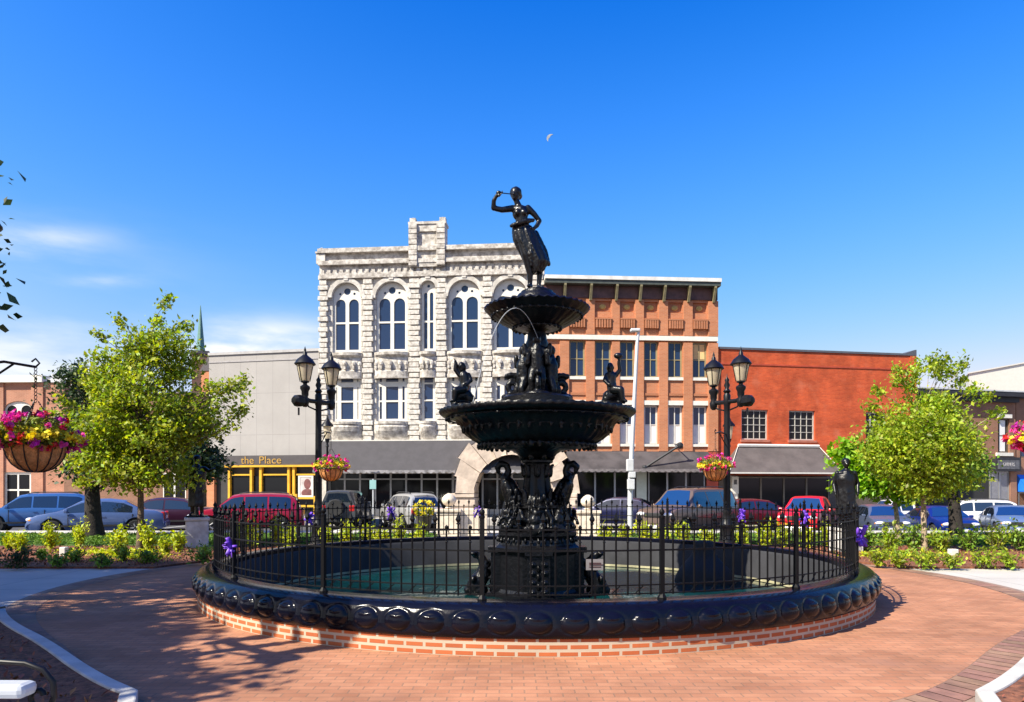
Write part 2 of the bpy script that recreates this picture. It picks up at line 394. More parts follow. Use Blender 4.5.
tag(poly_sheet('sidewalk', rect(-60, 25.42, 60, 26.7), -.9, .11, concrete), kind='structure')
tag(kerb_line('street_kerb', [(-60, 26.8), (60, 26.8)], .18, .125, kerbc), kind='structure')
tag(poly_sheet('far_sidewalk', [(-70, 37.0), (14.5, 37.0), (18, 43.2), (70, 45), (70, 60), (-70, 60)], -.9, .13, concrete), kind='structure')
pw = mat('road_paint', (.75, .75, .72), .7, var=.15, vs=6)
bb = MB()
for i in range(-9, 10):
    x = i * 2.9 + .6; zq = street_z(x - FX) + .012
    if x > 8: continue
    bb.add([(x, 32.2, zq), (x + .1, 32.2, zq), (x + .1, 36.9, zq), (x, 36.9, zq)], [(0, 1, 2, 3)])
    bb.add([(x, 26.95, zq), (x + .1, 26.95, zq), (x + .1, 29, zq), (x, 29, zq)], [(0, 1, 2, 3)])
tag(bb.build('road_markings', pw, recalc=False), kind='structure')

# lawn grass blades as one mass
rng = np.random.default_rng(3)
gm = mat('grass', (.10, .19, .02), .8, var=.3, vs=2, island=.25, trans=.25)
C = np.stack([rng.uniform(-26, -2.6, 26000), rng.uniform(20.7, 25.4, 26000), rng.uniform(.06, .14, 26000)], 1)
C2 = C.copy(); C2[:, 0] = 2 * FX - C2[:, 0]
tag(leaf_mesh('grass', np.concatenate([C, C2]), .16, gm, None, rng, up=.2, shape=.25), kind='stuff')
# mulch chips
chip = mat('mulch_chips', (.22, .085, .04), .95, var=.35, vs=5, island=.35)
pts = []
while len(pts) < 26000:
    s_ = rng.choice([-1, 1]); near = rng.random() < .5
    x = rng.uniform(2.5, 22); y = rng.uniform(2.0, 9.1) if near else rng.uniform(15.2, 20.5)
    r = math.hypot(x, y - FY)
    if near and (r < prad(math.atan2(y - FY, x)) + .26): continue
    if not near and (r < 8.45 or x < 3.0): continue
    pts.append((FX + s_ * x, y, (.10 if near else .06) + rng.uniform(0, .02)))
tag(leaf_mesh('mulch_chips', pts, .075, chip, None, rng, up=3, shape=.45), kind='stuff')

# ------------------------------------------------------------------ buildings
class Fac:
    def __init__(s, pl, Yl, pr, Yr):
        s.A = Vector((X(pl, Yl), Yl)); B = Vector((X(pr, Yr), Yr)); s.L = (B - s.A).length; s.e = (B - s.A) / s.L; s.rz = math.atan2(s.e.y, s.e.x); s.Ym = (Yl + Yr) / 2
    def u(s, px):
        k = (px - CX) / F                     # ray x = k*y
        return (k * s.A.y - s.A.x) / (s.e.x - k * s.e.y)
    def z(s, py, px=None):
        Y = s.Ym if px is None else s.A.y + s.e.y * s.u(px); return Z(py, Y)
    def root(s, name, label, cat='building', group=None): return empty(name, (s.A.x, s.A.y, 0), s.rz, label, cat, group)
gl = mat('window_glass', (.013, .032, .085), .03, var=0, spec=.45, coat=.1)
gl_dark = mat('shop_glass', (.010, .010, .012), .06, var=0, spec=.22)
white = mat('white_paint', (.66, .63, .57), .5, var=.05, vs=6)
darkin = mat('dark_interior', (.02, .02, .022), .9, var=0)
roofm = mat('flat_roof', (.16, .16, .17), .9, var=.15)

def window(root, x0, z0, x1, z1, fm, gm_, y=.10, nx=2, nz=2, fw=.09, bar=.045, name='window', lower=None, zs=None):
    """frame with glazing bars in one mesh; its pane is a sub-part"""
    xs = [x0 + fw + (x1 - x0 - 2 * fw) * i / nx for i in range(nx + 1)]; zz = zs or [z0 + fw + (z1 - z0 - 2 * fw) * i / nz for i in range(nz + 1)]
    holes = []
    for i in range(nx):
        for j in range(len(zz) - 1):
            holes.append(rect(xs[i] + (bar / 2 if i else 0), zz[j] + (bar / 2 if j else 0), xs[i + 1] - (bar / 2 if i < nx - 1 else 0), zz[j + 1] - (bar / 2 if j < len(zz) - 2 else 0)))
    f = MB().prism(rect(x0, z0, x1, z1), y, y + .07, holes).build(name, fm, root)
    MB().box(x0 + .02, y + .04, z0 + .02, x1 - .02, y + .06, z1 - .02).build('pane', gm_, f)
    if lower: MB().box(x0 + fw * .8, y + .025, z0 + fw * .8, x1 - fw * .8, y + .039, (z0 + z1) / 2).build('blind', lower, f)
    return f
def rowfront(root, x0, x1, z0, z1, y, fm, nx, trans=None, sill=.5, name='shopfront', g=None):
    """glazed shopfront: one frame, one pane sub-part"""
    xs = [x0 + (x1 - x0) * i / nx for i in range(nx + 1)]; holes = []
    for i in range(nx):
        a, c = xs[i] + .05, xs[i + 1] - .05
        if trans: holes += [rect(a, sill, c, trans - .04), rect(a, trans + .04, c, z1 - .08)]
        else: holes.append(rect(a, sill, c, z1 - .08))
    f = MB().prism(rect(x0, z0, x1, z1), y, y + .1, holes).build(name, fm, root)
    MB().box(x0 + .03, y + .05, z0 + .05, x1 - .03, y + .07, z1 - .03).build('pane', g or gl_dark, f); return f
def awning(root, x0, x1, zt, zb, out, m, inset=0, inset2=None, trim=None, scallop=None, name='awning', y0=0):
    b = MB(); t = .04; inset2 = inset if inset2 is None else inset2
    a = [(x0 + inset, y0, zt), (x1 - inset2, y0, zt), (x1, y0 - out, zb), (x0, y0 - out, zb)]
    lo = [(x, y, z - t) for x, y, z in a]
    b.add(a + lo, [(0, 1, 2, 3), (4, 7, 6, 5), (0, 3, 7, 4), (1, 5, 6, 2), (3, 2, 6, 7), (0, 4, 5, 1)])
    for (xa, xb) in ((x0, x0 + inset), (x1, x1 - inset2)):          # side gussets
        b.add([(xa, y0 - out, zb), (xa, y0, zb), (xb, y0, zt), (xa + .03 * (1 if xa == x0 else -1), y0 - out, zb - .01), (xa + .03 * (1 if xa == x0 else -1), y0, zb - .01), (xb + .03 * (1 if xa == x0 else -1), y0, zt - .02)],
              [(0, 1, 2), (3, 5, 4), (0, 3, 4, 1), (1, 4, 5, 2), (0, 2, 5, 3)])
    o = b.build(name, m, root)
    if scallop:
        n = max(4, int((x1 - x0) / .34)); w = (x1 - x0) / n
        pl = [(x0, zb - .005), (x1, zb - .005)]
        for i in range(n):
            for k in range(6 if i else 1, 6):
                pass
        pl = [(x0, zb - .005)] + [(x0 + w * (i + k / 6), zb - .12 - .07 * math.sin(math.pi * k / 6)) for i in range(n) for k in range(6)] + [(x1, zb - .12), (x1, zb - .005)]
        MB().prism(pl, y0 - out - .012, y0 - out + .008).build('valance', scallop, o)
    if trim:
        q = MB(); q.tube([(x0 + inset, y0 - .05, zt + .03), (x1 - inset2, y0 - .05, zt + .03)], .10, 6)
        if inset:
            for xa, xb in ((x0 + inset, x0), (x1 - inset2, x1)): q.tube([(xa, y0 - .05, zt + .03), (xb, y0 - out, zb + .03)], .02, 6)
        q.box(x0, y0 - out - .05, zb - .06, x1, y0 - out - .003, zb + .02).build('awning_trim', trim, o)
    return o

# --- white stone building
Fs = Fac(320.5, 41.1, 543.5, 40.03)
st = Fs.root('stone_building', 'pale rusticated stone building with tall arched windows and a raised parapet tablet')
stone = brickmat('ashlar', (.55, .515, .47), (.48, .45, .41), (.30, .27, .24), .62, .30, .02, .9, 'wall', .10, .7, .5, .4, tint=((.33, .30, .27), 1.6, .4))
stone_s = mat('dressed_stone', (.57, .535, .49), .85, var=.15, vs=3, bump=.6, bs=9, dark=(.40, .37, .33))
stone_r = mat('rough_stone', (.57, .535, .49), .9, var=.18, vs=6, bump=1, bs=7, dark=(.40, .365, .32))
stone_st = mat('weathered_stone', (.55, .515, .47), .9, var=.18, vs=4, bump=.8, bs=10, dark=(.27, .24, .21))
U, ZS = Fs.u, Fs.z
rnd = random.Random(5)
zc = ZS(447); ztop = ZS(262)
bays = [(332.5, 361), (376, 407.5), (421, 435.5), (448.5, 480.5), (493.5, 527.5)]
holes = []
aw = []
for i, (a, c) in enumerate(bays):
    x0, x1 = U(a), U(c); w = (x1 - x0) / 2; cx_ = (x0 + x1) / 2
    zt = ZS(281); zsl = ZS(351); zs_ = zt - w
    holes.append(arch(cx_, zsl, zs_, w)); aw.append((cx_, zsl, zs_, w))
    holes.append(rect(x0 + .02, ZS(421), x1 - .02, ZS(373)))
MB().prism(rect(0, zc, Fs.L, ztop), 0, .4, holes).build('wall', stone, st)
MB().box(.01, .405, 0, Fs.L - .01, 14, ztop - .3).build('rear_block', stone, st)
# arched windows
for i, (cx_, zsl, zs_, w) in enumerate(aw):
    hp = [(cx_ + (w + .26) * math.cos(math.pi * k / 18), zs_ + (w + .26) * math.sin(math.pi * k / 18)) for k in range(19)] + [(cx_ + (w + .01) * math.cos(math.pi * k / 18), zs_ + (w + .01) * math.sin(math.pi * k / 18)) for k in range(18, -1, -1)]
    ring = MB().prism(hp, -.16, .001)
    ring.box(cx_ - .13, -.2, zs_ + w + .1, cx_ + .13, 0, zs_ + w + .55)
    ring.build('window_hood', stone_s, st)
    tz = ZS(321); hw = w - .12
    hl = []
    if i != 2:
        lw = hw / 2 - .075
        for s_ in (-1, 1):
            c2 = cx_ + s_ * (hw / 2 + .03); ls = ZS(297) - lw
            hl += [rect(c2 - lw, zsl + .16, c2 + lw, tz - .05), arch(c2, tz + .05, ls, lw, 10)]
        hl.append(circ(cx_, ZS(289), .2)); hl += [circ(cx_ - .42, ZS(291.5), .075, 8), circ(cx_ + .42, ZS(291.5), .075, 8)]
    else:
        lw = hw / 2 - .05
        for s_ in (-1, 1):
            c2 = cx_ + s_ * (hw / 2 + .02); hl += [rect(c2 - lw, zsl + .16, c2 + lw, tz - .05), arch(c2, tz + .05, ZS(292) - lw, lw, 8)]
        hl.append(circ(cx_, ZS(285.5), .09, 8))
    f = MB().prism(arch(cx_, zsl + .005, zs_, w - .01, 18), .12, .22, hl).build('arched_window', white, st)
    MB().prism(arch(cx_, zsl + .01, zs_, w - .02, 12), .17, .19).build('pane', gl, f)
    if i == 0: MB().box(cx_ - hw * .95, .2, zsl + .1, cx_ - .1, .21, tz).build('blind', mat('tan_blind', (.25, .2, .13), .8), f)
    x0, x1 = U(bays[i][0]), U(bays[i][1])
    # second-floor window with wide centre light
    xw0, xw1 = x0 + .03, x1 - .03; z0, z1 = ZS(421), ZS(373.5)
    if i == 2: window(st, xw0, z0, xw1, z1, white, gl, .12, 1, 2, .14, .09, zs=[z0 + .15, ZS(400), ZS(383), z1 - .12][:4])
    else:
        xm0, xm1 = cx_ - .36, cx_ + .36; zz = [z0 + .15, ZS(400.5), ZS(383.5), z1 - .12]; hs_ = []
        for (a, c) in ((xw0 + .16, xm0 - .24), (xm0, xm1), (xm1 + .24, xw1 - .16)):
            for j in range(3): hs_.append(rect(a, zz[j] + (.05, .05, .14)[j] * (j > 0), c, zz[j + 1] - (.05, .14, 0)[j]))
        f = MB().prism(rect(xw0, z0, xw1, z1), .10, .20, hs_).build('window', white, st)
        MB().box(xw0 + .03, .16, z0 + .03, xw1 - .03, .18, z1 - .03).build('pane', gl, f)
    # bowed sills under both storeys
    def bow(prof, x0=x0, x1=x1):
        q = MB(); xc = (x0 + x1) / 2; hw_ = (x1 - x0) / 2 + .1; n = 12
        for o_, z in prof: q.v += [(xc + hw_ * math.cos(math.pi * k / n), -o_ * math.sin(math.pi * k / n) - .002, z) for k in range(n + 1)]
        m_ = n + 1
        for a in range(len(prof) - 1):
            for k in range(n): q.f.append((a * m_ + k, a * m_ + k + 1, (a + 1) * m_ + k + 1, (a + 1) * m_ + k))
        q.f += [tuple(range(m_)), tuple((len(prof) - 1) * m_ + k for k in range(m_))]
        for a in range(len(prof) - 1): q.f.append((a * m_, (a + 1) * m_, (a + 1) * m_ + n, a * m_ + n))
        return q
    q = bow([(.30, ZS(378)), (.34, ZS(371)), (.20, ZS(370)), (.26, ZS(362)), (.24, ZS(357)), (.44, ZS(355)), (.46, ZS(352.2))])
    for k in range(5):
        t = math.pi * (k + .5) / 5; q.ell(((x0 + x1) / 2 + (x1 - x0) / 2 * math.cos(t), -.30 * math.sin(t), ZS(363.5)), (.13, .13, .17), n=8, k=5); q.box((x0 + x1) / 2 + (x1 - x0) / 2 * math.cos(t) - .05, -.30 * math.sin(t) - .12, ZS(369), (x0 + x1) / 2 + (x1 - x0) / 2 * math.cos(t) + .05, -.2 * math.sin(t), ZS(366))
    q.build('bay_sill', stone_st, st)
    bow([(.05, ZS(441)), (.2, ZS(437)), (.42, ZS(431)), (.50, ZS(427)), (.45, ZS(425)), (.52, ZS(424)), (.54, ZS(421.5))]).build('bay_sill', stone_st, st)
# pilasters of rough blocks
for a, c in ((320.3, 327.5), (364, 372.5), (410, 419.5), (437, 446), (483.5, 491.5), (531, 543)):
    q = MB(); z = ZS(441); k = 0
    while z < ZS(276):
        h = .30; o_ = .16 + rnd.uniform(-.03, .05); e = .07 if k % 2 else 0
        q.box(U(a) - e + rnd.uniform(-.02, .02), -o_, z + .022, U(c) + e + rnd.uniform(-.02, .02), .0, z + h - .022); z += h; k += 1
    q.build('pilaster', stone_r, st, bevel=.025)
# cornice and parapet
q = MB(); L = U(540)
q.box(-.02, -.22, ZS(277), L, 0, ZS(272)); q.box(-.02, -.10, ZS(271.9), L, .4, ZS(264)); q.box(-.04, -.34, ZS(263.9), L, .3, ZS(260)); q.box(-.02, -.12, ZS(259.9), L, .4, ZS(252)); q.box(-.06, -.36, ZS(251.9), L, .5, ZS(247.5))
for i in range(34): q.box(L * (i + .2) / 34, -.20, ZS(271.9), L * (i + .75) / 34, -.101, ZS(268.5))
q.build('cornice', stone_st, st); L = Fs.L
q = MB(); a, c = U(410.5), U(446); q.prism(rect(a, ZS(268), c, ZS(226)), -.3, .5, [rect(a + .5, ZS(263), c - .5, ZS(233))]); q.box(a + .4, -.2, ZS(264), c - .4, .3, ZS(232)); q.box(a - .06, -.36, ZS(225.9), c + .06, .55, ZS(223.5))
for xx in (a + .02, c - .32): q.box(xx, -.3, ZS(223.4), xx + .34, .1, ZS(219.5))
for s_, x_ in ((0, a), (0, c - .45)):
    z = ZS(267)
    while z < ZS(228): q.box(x_ - .02, -.42 + rnd.uniform(-.03, .03), z, x_ + .45, -.29, z + .26); z += .3
pt = q.build('parapet_tablet', stone_st, st)
q = MB().lathe([(.0, 0), (.18, 0), (.18, .04), (.12, .07), (.14, .15), (.08, .20), (0, .22)], 10)
for xx in (a + .2, c - .16): 
    o = MB(); o.v, o.f = list(q.v), list(q.f); o.build('finial', stone_s, st, 60, loc=(xx, -.1, ZS(222)))
o = MB().box(-.16, -.28, ZS(262), .36, .25, ZS(252)); o.box(-.2, -.33, ZS(251.9), .4, .3, ZS(250.2)).build('corner_pier', stone_s, st)
MB().lathe([(0, 0), (.2, 0), (.22, .06), (.13, .1), (.16, .2), (0, .28)], 10).build('finial', stone_s, st, 60, loc=(.1, -.05, ZS(249.6)))
# awning, shopfront
awn = mat('grey_awning', (.052, .048, .054), .8, var=.12, vs=2, bump=.1, bs=3)
awn_v = mat('awning_valance', (.22, .21, .22), .8, var=.5, vs=3)
MB().box(.05, -.32, ZS(444), L - .05, -.002, ZS(440)).build('flashing', white, st)
awning(st, U(322.5), U(547), ZS(441), ZS(471.5) + .05, 1.25, awn, scallop=awn_v, y0=-.33)
frame_al = mat('aluminium_frame', (.35, .35, .36), .4, .6, var=.05)
MB().box(0, -.02, ZS(473), L, .4, ZS(446.9)).build('fascia', stone_s, st)
rowfront(st, U(328), U(452), .13, ZS(472) - .01, .25, frame_al, 8, ZS(479), .55)
rowfront(st, U(452.5), L - .1, .13, ZS(472) - .01, .25, frame_al, 6, ZS(479), .55)
MB().box(0, -.05, .13, U(327.5), .4, ZS(473) - .01).build('corner_pier', stone_s, st)
# big rough arch over the entrance, voussoirs standing in front of the awning line
q = MB(); ac, az_ = U(515), ZS(493); k = (U(575) - U(455)) / 2; r0 = (U(552) - U(478)) / 2; r1 = k; n = 11; rr = random.Random(2)
for i in range(n):
    t0, t1 = math.pi * i / n, math.pi * (i + 1) / n; g = .012; ro = r1 + rr.uniform(-.30, .22); f0 = -1.75 + rr.uniform(-.12, .1)
    pl = []
    for t in (t0 + g, (t0 + t1) / 2, t1 - g): pl.append((ac + r0 * math.cos(t), az_ + r0 * math.sin(t)))
    for t in (t1 - g * .5, (t0 + t1) / 2, t0 + g * .5): pl.append((ac + ro * math.cos(t), az_ + ro * math.sin(t)))
    q.prism(pl, f0, .0)
for s_ in (-1, 1):
    z = .13
    while z < az_ - .05:
        h = min(.55, az_ - z); q.box(ac + s_ * (r0 + (r1 - r0) / 2) - (r1 - r0) / 2 - rr.uniform(0, .1), -1.75 + rr.uniform(-.1, .1), z + .01, ac + s_ * (r0 + (r1 - r0) / 2) + (r1 - r0) / 2 + rr.uniform(0, .1), 0, z + h - .01); z += h
ao = q.build('entrance_arch', mat('arch_stone', (.52, .42, .34), .9, var=.18, vs=2, bump=1, bs=5), st, bevel=.05); tag(ao, 'rough buff stone arch over the entrance')

# --- orange brick building
Fb = Fac(544, 40.0, 717, 40.7)
bk = Fb.root('brick_building', 'orange brick three-storey building with dark bracketed cornice and narrow windows')
U, ZS = Fb.u, Fb.z; L = Fb.L
obrick = brickmat('orange_brick', (.50, .19, .085), (.43, .15, .065), (.46, .24, .15), .22, .075, .010, .85, 'wall', .10, .2)
obrick2 = brickmat('orange_brick_dark', (.40, .145, .065), (.36, .125, .055), (.4, .2, .12), .22, .075, .010, .85, 'wall', .1, .2)
limest = mat('limestone_band', (.72, .68, .60), .8, var=.08, vs=5)
wins = [(545, 559), (569.5, 585), (595, 611), (620, 634.5), (644, 658), (668, 682.5), (692.5, 707)]
holes = []
for a, c in wins:
    if a > 549: holes += [rect(U(a), ZS(377), U(c), ZS(341)), rect(U(a), ZS(444), U(c), ZS(405))]
    if a > 560: holes.append(rect(U(a) + .02, ZS(312), U(c) - .02, ZS(301.5)))
MB().prism(rect(0, ZS(452), L, ZS(284)), 0, .35, holes).build('wall', obrick, bk)
MB().box(.01, .355, 0, L - .01, 14, ZS(284.5)).build('rear_block', obrick2, bk)
yfr = mat('ochre_frame', (.30, .25, .13), .6, var=.1)
for i, (a, c) in enumerate(wins):
    if a < 549: continue
    x0, x1 = U(a), U(c)
    w_ = window(bk, x0 + .005, ZS(377) + .005, x1 - .005, ZS(341) - .005, yfr, gl, .14, 2, 2, .08, .05)
    if i == 6: MB().box(x0 + .1, .165, ZS(358), x1 - .1, .175, ZS(343)).build('blind', mat('yellow_blind', (.70, .48, .22), .8, var=.1), w_)
    window(bk, x0 + .005, ZS(444) + .005, x1 - .005, ZS(405) - .005, white, gl, .14, 2, 2, .10, .05, lower=mat('white_blind', (.74, .73, .70), .7, var=.04))
    MB().box(x0 - .06, -.09, ZS(380), x1 + .06, .14, ZS(377)).build('sill', limest, bk)
    MB().box(x0 - .06, -.09, ZS(405), x1 + .06, .14, ZS(400.5)).build('lintel', limest, bk)
    MB().box(x0 - .06, -.09, ZS(446.5), x1 + .06, .14, ZS(444)).build('sill', limest, bk)
    # recessed tablet
    q = MB().box(x0 + .0, .12, ZS(312.3), x1, .2, ZS(301.2)); q.build('tablet', obrick2, bk)
    MB().ell(((x0 + x1) / 2, .10, ZS(307)), (.2, .05, .15)).build('rosette', mat('ochre_terracotta', (.48, .32, .10), .8, var=.2, vs=9), bk, 60)
    q = MB()
    for k in range(6):
        xx = x0 + (x1 - x0) * (k + .5) / 6; q.box(xx - .05, -.20, ZS(328.5), xx + .05, -.001, ZS(320.5))
    q.box(x0, -.21, ZS(320.4), x1, -.001, ZS(318.8)); q.build('corbel_table', obrick2, bk)
pil = [(559.5, 568.8), (585.7, 594.3), (611.7, 619.3), (635, 643.4), (658.6, 667.4), (683, 692), (707.6, 717.5)]
for a, c in pil:
    MB().box(U(a), -.12, ZS(451), U(c), 0, ZS(337) - .3).build('pilaster', obrick, bk)
    MB().box(U(a), -.12, ZS(335.5) + .003, U(c), 0, ZS(300)).build('pilaster', obrick, bk)
    bq = MB().prism([(0, 0), (.12, 0), (.42, .75), (.42, 1.02), (0, 1.02)], -.065, .065, fn=lambda x, y, z: (y, -x, z))
    bq.build('bracket', mat('bracket_paint', (.22, .19, .10), .6, var=.2), bk, loc=((U(a) + U(c)) / 2, -.125, ZS(302)))
MB().box(0, -.15, ZS(340.5), L, -.003, ZS(336)).build('stone_band', limest, bk)
MB().box(.02, -.06, ZS(395.5), L, -.003, ZS(393)).build('brick_band', obrick2, bk)
q = MB().box(0, -.10, ZS(299), L, .3, ZS(287)); q.build('frieze', mat('dark_frieze', (.10, .045, .04), .6, var=.3, vs=3), bk)
q = MB().box(0, -.55, ZS(286.9), L + .03, .35, ZS(283.2)); q.build('cornice', mat('dark_cornice', (.06, .07, .06), .6, var=.2), bk)
MB().box(0, -.62, ZS(283.1), L + .05, .45, ZS(279.5)).build('gutter', mat('white_gutter', (.66, .64, .60), .6, var=.15, vs=2), bk)
awn2 = mat('brown_awning', (.055, .047, .048), .75, var=.45, vs=1.0, bump=.15, bs=4)
awning(bk, U(566), U(707), ZS(451.5), ZS(469.5), 1.3, awn2, scallop=mat('brown_valance', (.17, .15, .15), .8, var=.3, vs=4), y0=-.14)
MB().box(.02, 0, .13, L, .35, ZS(452.1)).build('shop_wall', mat('shop_dark_wall', (.045, .04, .04), .7, var=.2), bk)
rowfront(bk, U(575), U(634), .14, ZS(471), -.11, frame_al, 3, None, .7)
rowfront(bk, U(648), U(704), .14, ZS(471), -.11, frame_al, 3, None, .7)
MB().box(U(636), -.13, .14, U(646), -.003, ZS(471)).build('corner_pier', mat('pale_green_panel', (.42, .46, .42), .7, var=.08), bk)
MB().box(U(706), -.13, .14, U(717.5), -.003, ZS(452)).build('corner_pier', mat('red_pier', (.42, .07, .04), .7, var=.1), bk)
# flag pole arm over the awning
q = MB(); a_, c_ = (U(638.8), -1.3, ZS(468.5)), (U(673), -1.3, ZS(446.5)); q.tube([a_, c_], .07, 6); q.ell(c_, (.2, .1, .18), n=8, k=5); q.ell(a_, (.18, .12, .16), n=8, k=5); q.tube([c_, (U(674), -.13, ZS(444))], .035, 6)
tag(q.build('sign_bracket', mat('black_iron_far', (.02, .02, .022), .5, var=0)), 'slanted dark bracket arm above the brown awning', 'bracket'); q_ = bpy.data.objects['sign_bracket']; q_.location = bk.location; q_.rotation_euler = bk.rotation_euler

# --- red painted brick building
Fr = Fac(718.6, 40.72, 916, 42.9)
rd = Fr.root('red_brick_building', 'low bright red brick building with square paned windows and a hipped awning')
U, ZS = Fr.u, Fr.z; L = Fr.L
rbrick = brickmat('red_brick', (.56, .092, .026), (.45, .066, .020), (.44, .10, .045), .22, .078, .009, .8, 'wall', .26, .35, tint=((.56, .17, .09), 1.1, .45))
zt = ZS(352.5)
wn = [(741.5, 768), (789, 815), (866, 886)]
zw0, zw1 = ZS(440.5), ZS(411)
MB().prism(rect(0, ZS(476), L, zt), 0, .35, [rect(U(a), zw0, U(c), zw1) for a, c in wn]).build('wall', rbrick, rd)
MB().box(0.01, .355, 0, L - .01, 13, zt - .4).build('rear_block', rbrick, rd)
MB().box(0, -.06, zt, L - .7, .42, zt + .12).build('coping', mat('metal_coping', (.12, .12, .13), .5, .3, var=.1), rd)
MB().prism([(L - 1.1, zt + .003), (L, zt + .003), (L, zt + .36), (L - .1, zt + .36)], -.05, .9).build('parapet_cap', mat('metal_coping', (.1, .1, .1)), rd)
MB().box(L - .42, -.04, ZS(472), L - .003, -.002, zt - .003).build('pilaster', rbrick, rd)
MB().box(.003, -.035, ZS(367.5), L - .43, -.002, ZS(366)).build('brick_band', mat('red_band', (.40, .06, .025), .8, var=.15), rd)
greyw = mat('grey_window_frame', (.48, .45, .40), .6, var=.1)
for a, c in wn:
    window(rd, U(a) + .005, zw0 + .005, U(c) - .005, zw1 - .005, greyw, gl_dark, .12, 4, 4, .075, .032)
    MB().box(U(a) - .08, -.09, zw0 - .14, U(c) + .08, .12, zw0 - .002).build('sill', mat('red_sill', (.40, .14, .09), .8, var=.15), rd)
awning(rd, U(717), U(827), ZS(447), ZS(473.5), 1.5, mat('faded_awning', (.095, .078, .074), .8, var=.2, vs=1.2, bump=.2, bs=3), inset=U(737.5) - U(717), inset2=U(827) - U(818), trim=white, y0=-.04)
MB().box(.01, .0, .13, L, .35, ZS(476.1)).build('shop_wall', mat('brown_shop', (.10, .075, .06), .7, var=.2), rd)
rowfront(rd, U(737), U(828), .14, ZS(477), -.10, mat('bronze_frame', (.16, .13, .10), .5, .3), 4, None, .6)
MB().box(U(732) - .1, -.12, .14, U(737) - .02, -.003, ZS(476.2)).build('door_jamb', white, rd)
sg = empty('door_sign', rd.location, Fr.rz, 'narrow white notice board with dark writing beside the lamp post', 'sign')
MB().box(U(730.5), -.2, ZS(493.5), U(737), -.125, ZS(477)).build('board', white, sg)
MB().box(U(732.3), -.207, ZS(484.5), U(735.2), -.201, ZS(480)).build('printed_lines', mat('sign_ink', (.1, .1, .1)), sg)

# --- grey panelled building
Fg = Fac(209, 42.6, 319.2, 41.15)
gy = Fg.root('panelled_building', 'plain grey panel-clad building above a yellow framed shopfront')
U, ZS = Fg.u, Fg.z; L = Fg.L
panelm = brickmat('grey_panels', (.34, .32, .305), (.355, .335, .32), (.26, .245, .235), 1.05, 2.45, .012, .7, 'wall', .05, .15, 0)
MB().box(0, 0, ZS(455.5), L, .4, ZS(353.5)).build('wall', panelm, gy)
MB().box(.01, .405, 0, L - .01, 13, ZS(356)).build('rear_block', panelm, gy)
MB().box(-.03, -.08, ZS(353.4), L, .45, ZS(350.8)).build('coping', mat('grey_coping', (.36, .35, .35), .6, .2, var=.1), gy)
MB().box(0, -.035, ZS(361), L, -.002, ZS(359.6)).build('panel_joint', mat('grey_joint', (.33, .31, .31), .7), gy)
fas = MB().box(-.2, -.25, ZS(465.2), L, .3, ZS(455.6)).build('sign_band', mat('sign_band', (.06, .052, .056), .7, var=.1), gy)
gold = mat('gold_letters', (.42, .25, .06), .5, .2, var=.1)
text_mesh('lettering', 'the', .62, gold, fas, (U(250), -.262, ZS(460.6)), sx=1.05)
text_mesh('lettering', 'Place', .62, gold, fas, (U(272.5), -.262, ZS(460.6)), sx=1.15)
yel = mat('yellow_frame', (.62, .34, .02), .5, var=.12, vs=3)
MB().box(U(226), -.33, ZS(467.2), L, .2, ZS(465.3)).build('beam', yel, gy)
MB().box(.0, .1, .13, L, .39, ZS(465.3)).build('shop_wall', mat('shop_dark_wall2', (.03, .028, .03), .6), gy)
q = MB()
for a, c in ((229.8, 231.8), (251.6, 253.8), (261, 263.4), (289, 291.2), (294, 296.3)): q.box(U(a), -.2, .14, U(c), .05, ZS(467.3))
q.box(U(232.3), -.12, ZS(475.5), U(250.9), 0, ZS(474)); q.box(U(264.1), -.12, ZS(475.5), U(288.4), 0, ZS(474)); q.box(U(297.1), -.12, ZS(475.5), L, 0, ZS(474))
yf = q.build('shopfront_frame', yel, gy)
MB().box(U(232), -.02, .4, L, .02, ZS(476)).build('pane', gl_dark, yf)
MB().box(U(209), -.2, .14, U(216), .05, ZS(465.3)).build('brick_pier', obrick, gy)
# poster with a portrait behind the glass
po = empty('poster', gy.location, Fg.rz, 'white framed portrait poster in the yellow shopfront', 'poster')
MB().prism(rect(U(299), ZS(497), U(314), ZS(475.8)), -.10, -.06, [rect(U(299) + .1, ZS(497) + .1, U(314) - .1, ZS(475.8) - .1)]).build('frame', white, po)
MB().box(U(299) + .08, -.075, ZS(497) + .08, U(314) - .08, -.062, ZS(475.8) - .08).build('print', mat('poster_print', (.45, .40, .40), .5, var=.3, vs=2), po)
q = MB().ell(((U(308)), -.078, ZS(484)), (.22, .012, .3)); q.ell((U(308), -.077, ZS(493)), (.38, .011, .25)); q.build('portrait', mat('poster_skin', (.14, .045, .045), .6, var=.3, vs=4), po)
# --- brown brick building behind the dense tree, with white shop window
Fh = Fac(64, 44.5, 208.6, 42.75)
hb = Fh.root('brown_brick_building', 'dark brown brick building mostly hidden behind the dense leafy tree')
U, ZS = Fh.u, Fh.z; L = Fh.L
bbrick = brickmat('brown_brick', (.22, .105, .065), (.18, .085, .05), (.2, .13, .1), .22, .075, .01, .85)
MB().prism(rect(0, .13, L, ZS(398)), 0, .3, [rect(U(163), .7, U(186), ZS(473))] + [rect(U(a), ZS(440), U(a + 14), ZS(412)) for a in (78, 104, 130, 156, 182)]).build('wall', bbrick, hb)
MB().box(0.01, .305, 0, L - .01, 12, ZS(399)).build('rear_block', bbrick, hb)
MB().box(-.05, -.18, ZS(397.9), L, .4, ZS(394)).build('cornice', mat('brown_cornice', (.12, .07, .05), .7), hb)
for a in (78, 104, 130, 156, 182): window(hb, U(a) + .005, ZS(440) + .005, U(a + 14) - .005, ZS(412) - .005, white, gl_dark, .1, 2, 2)
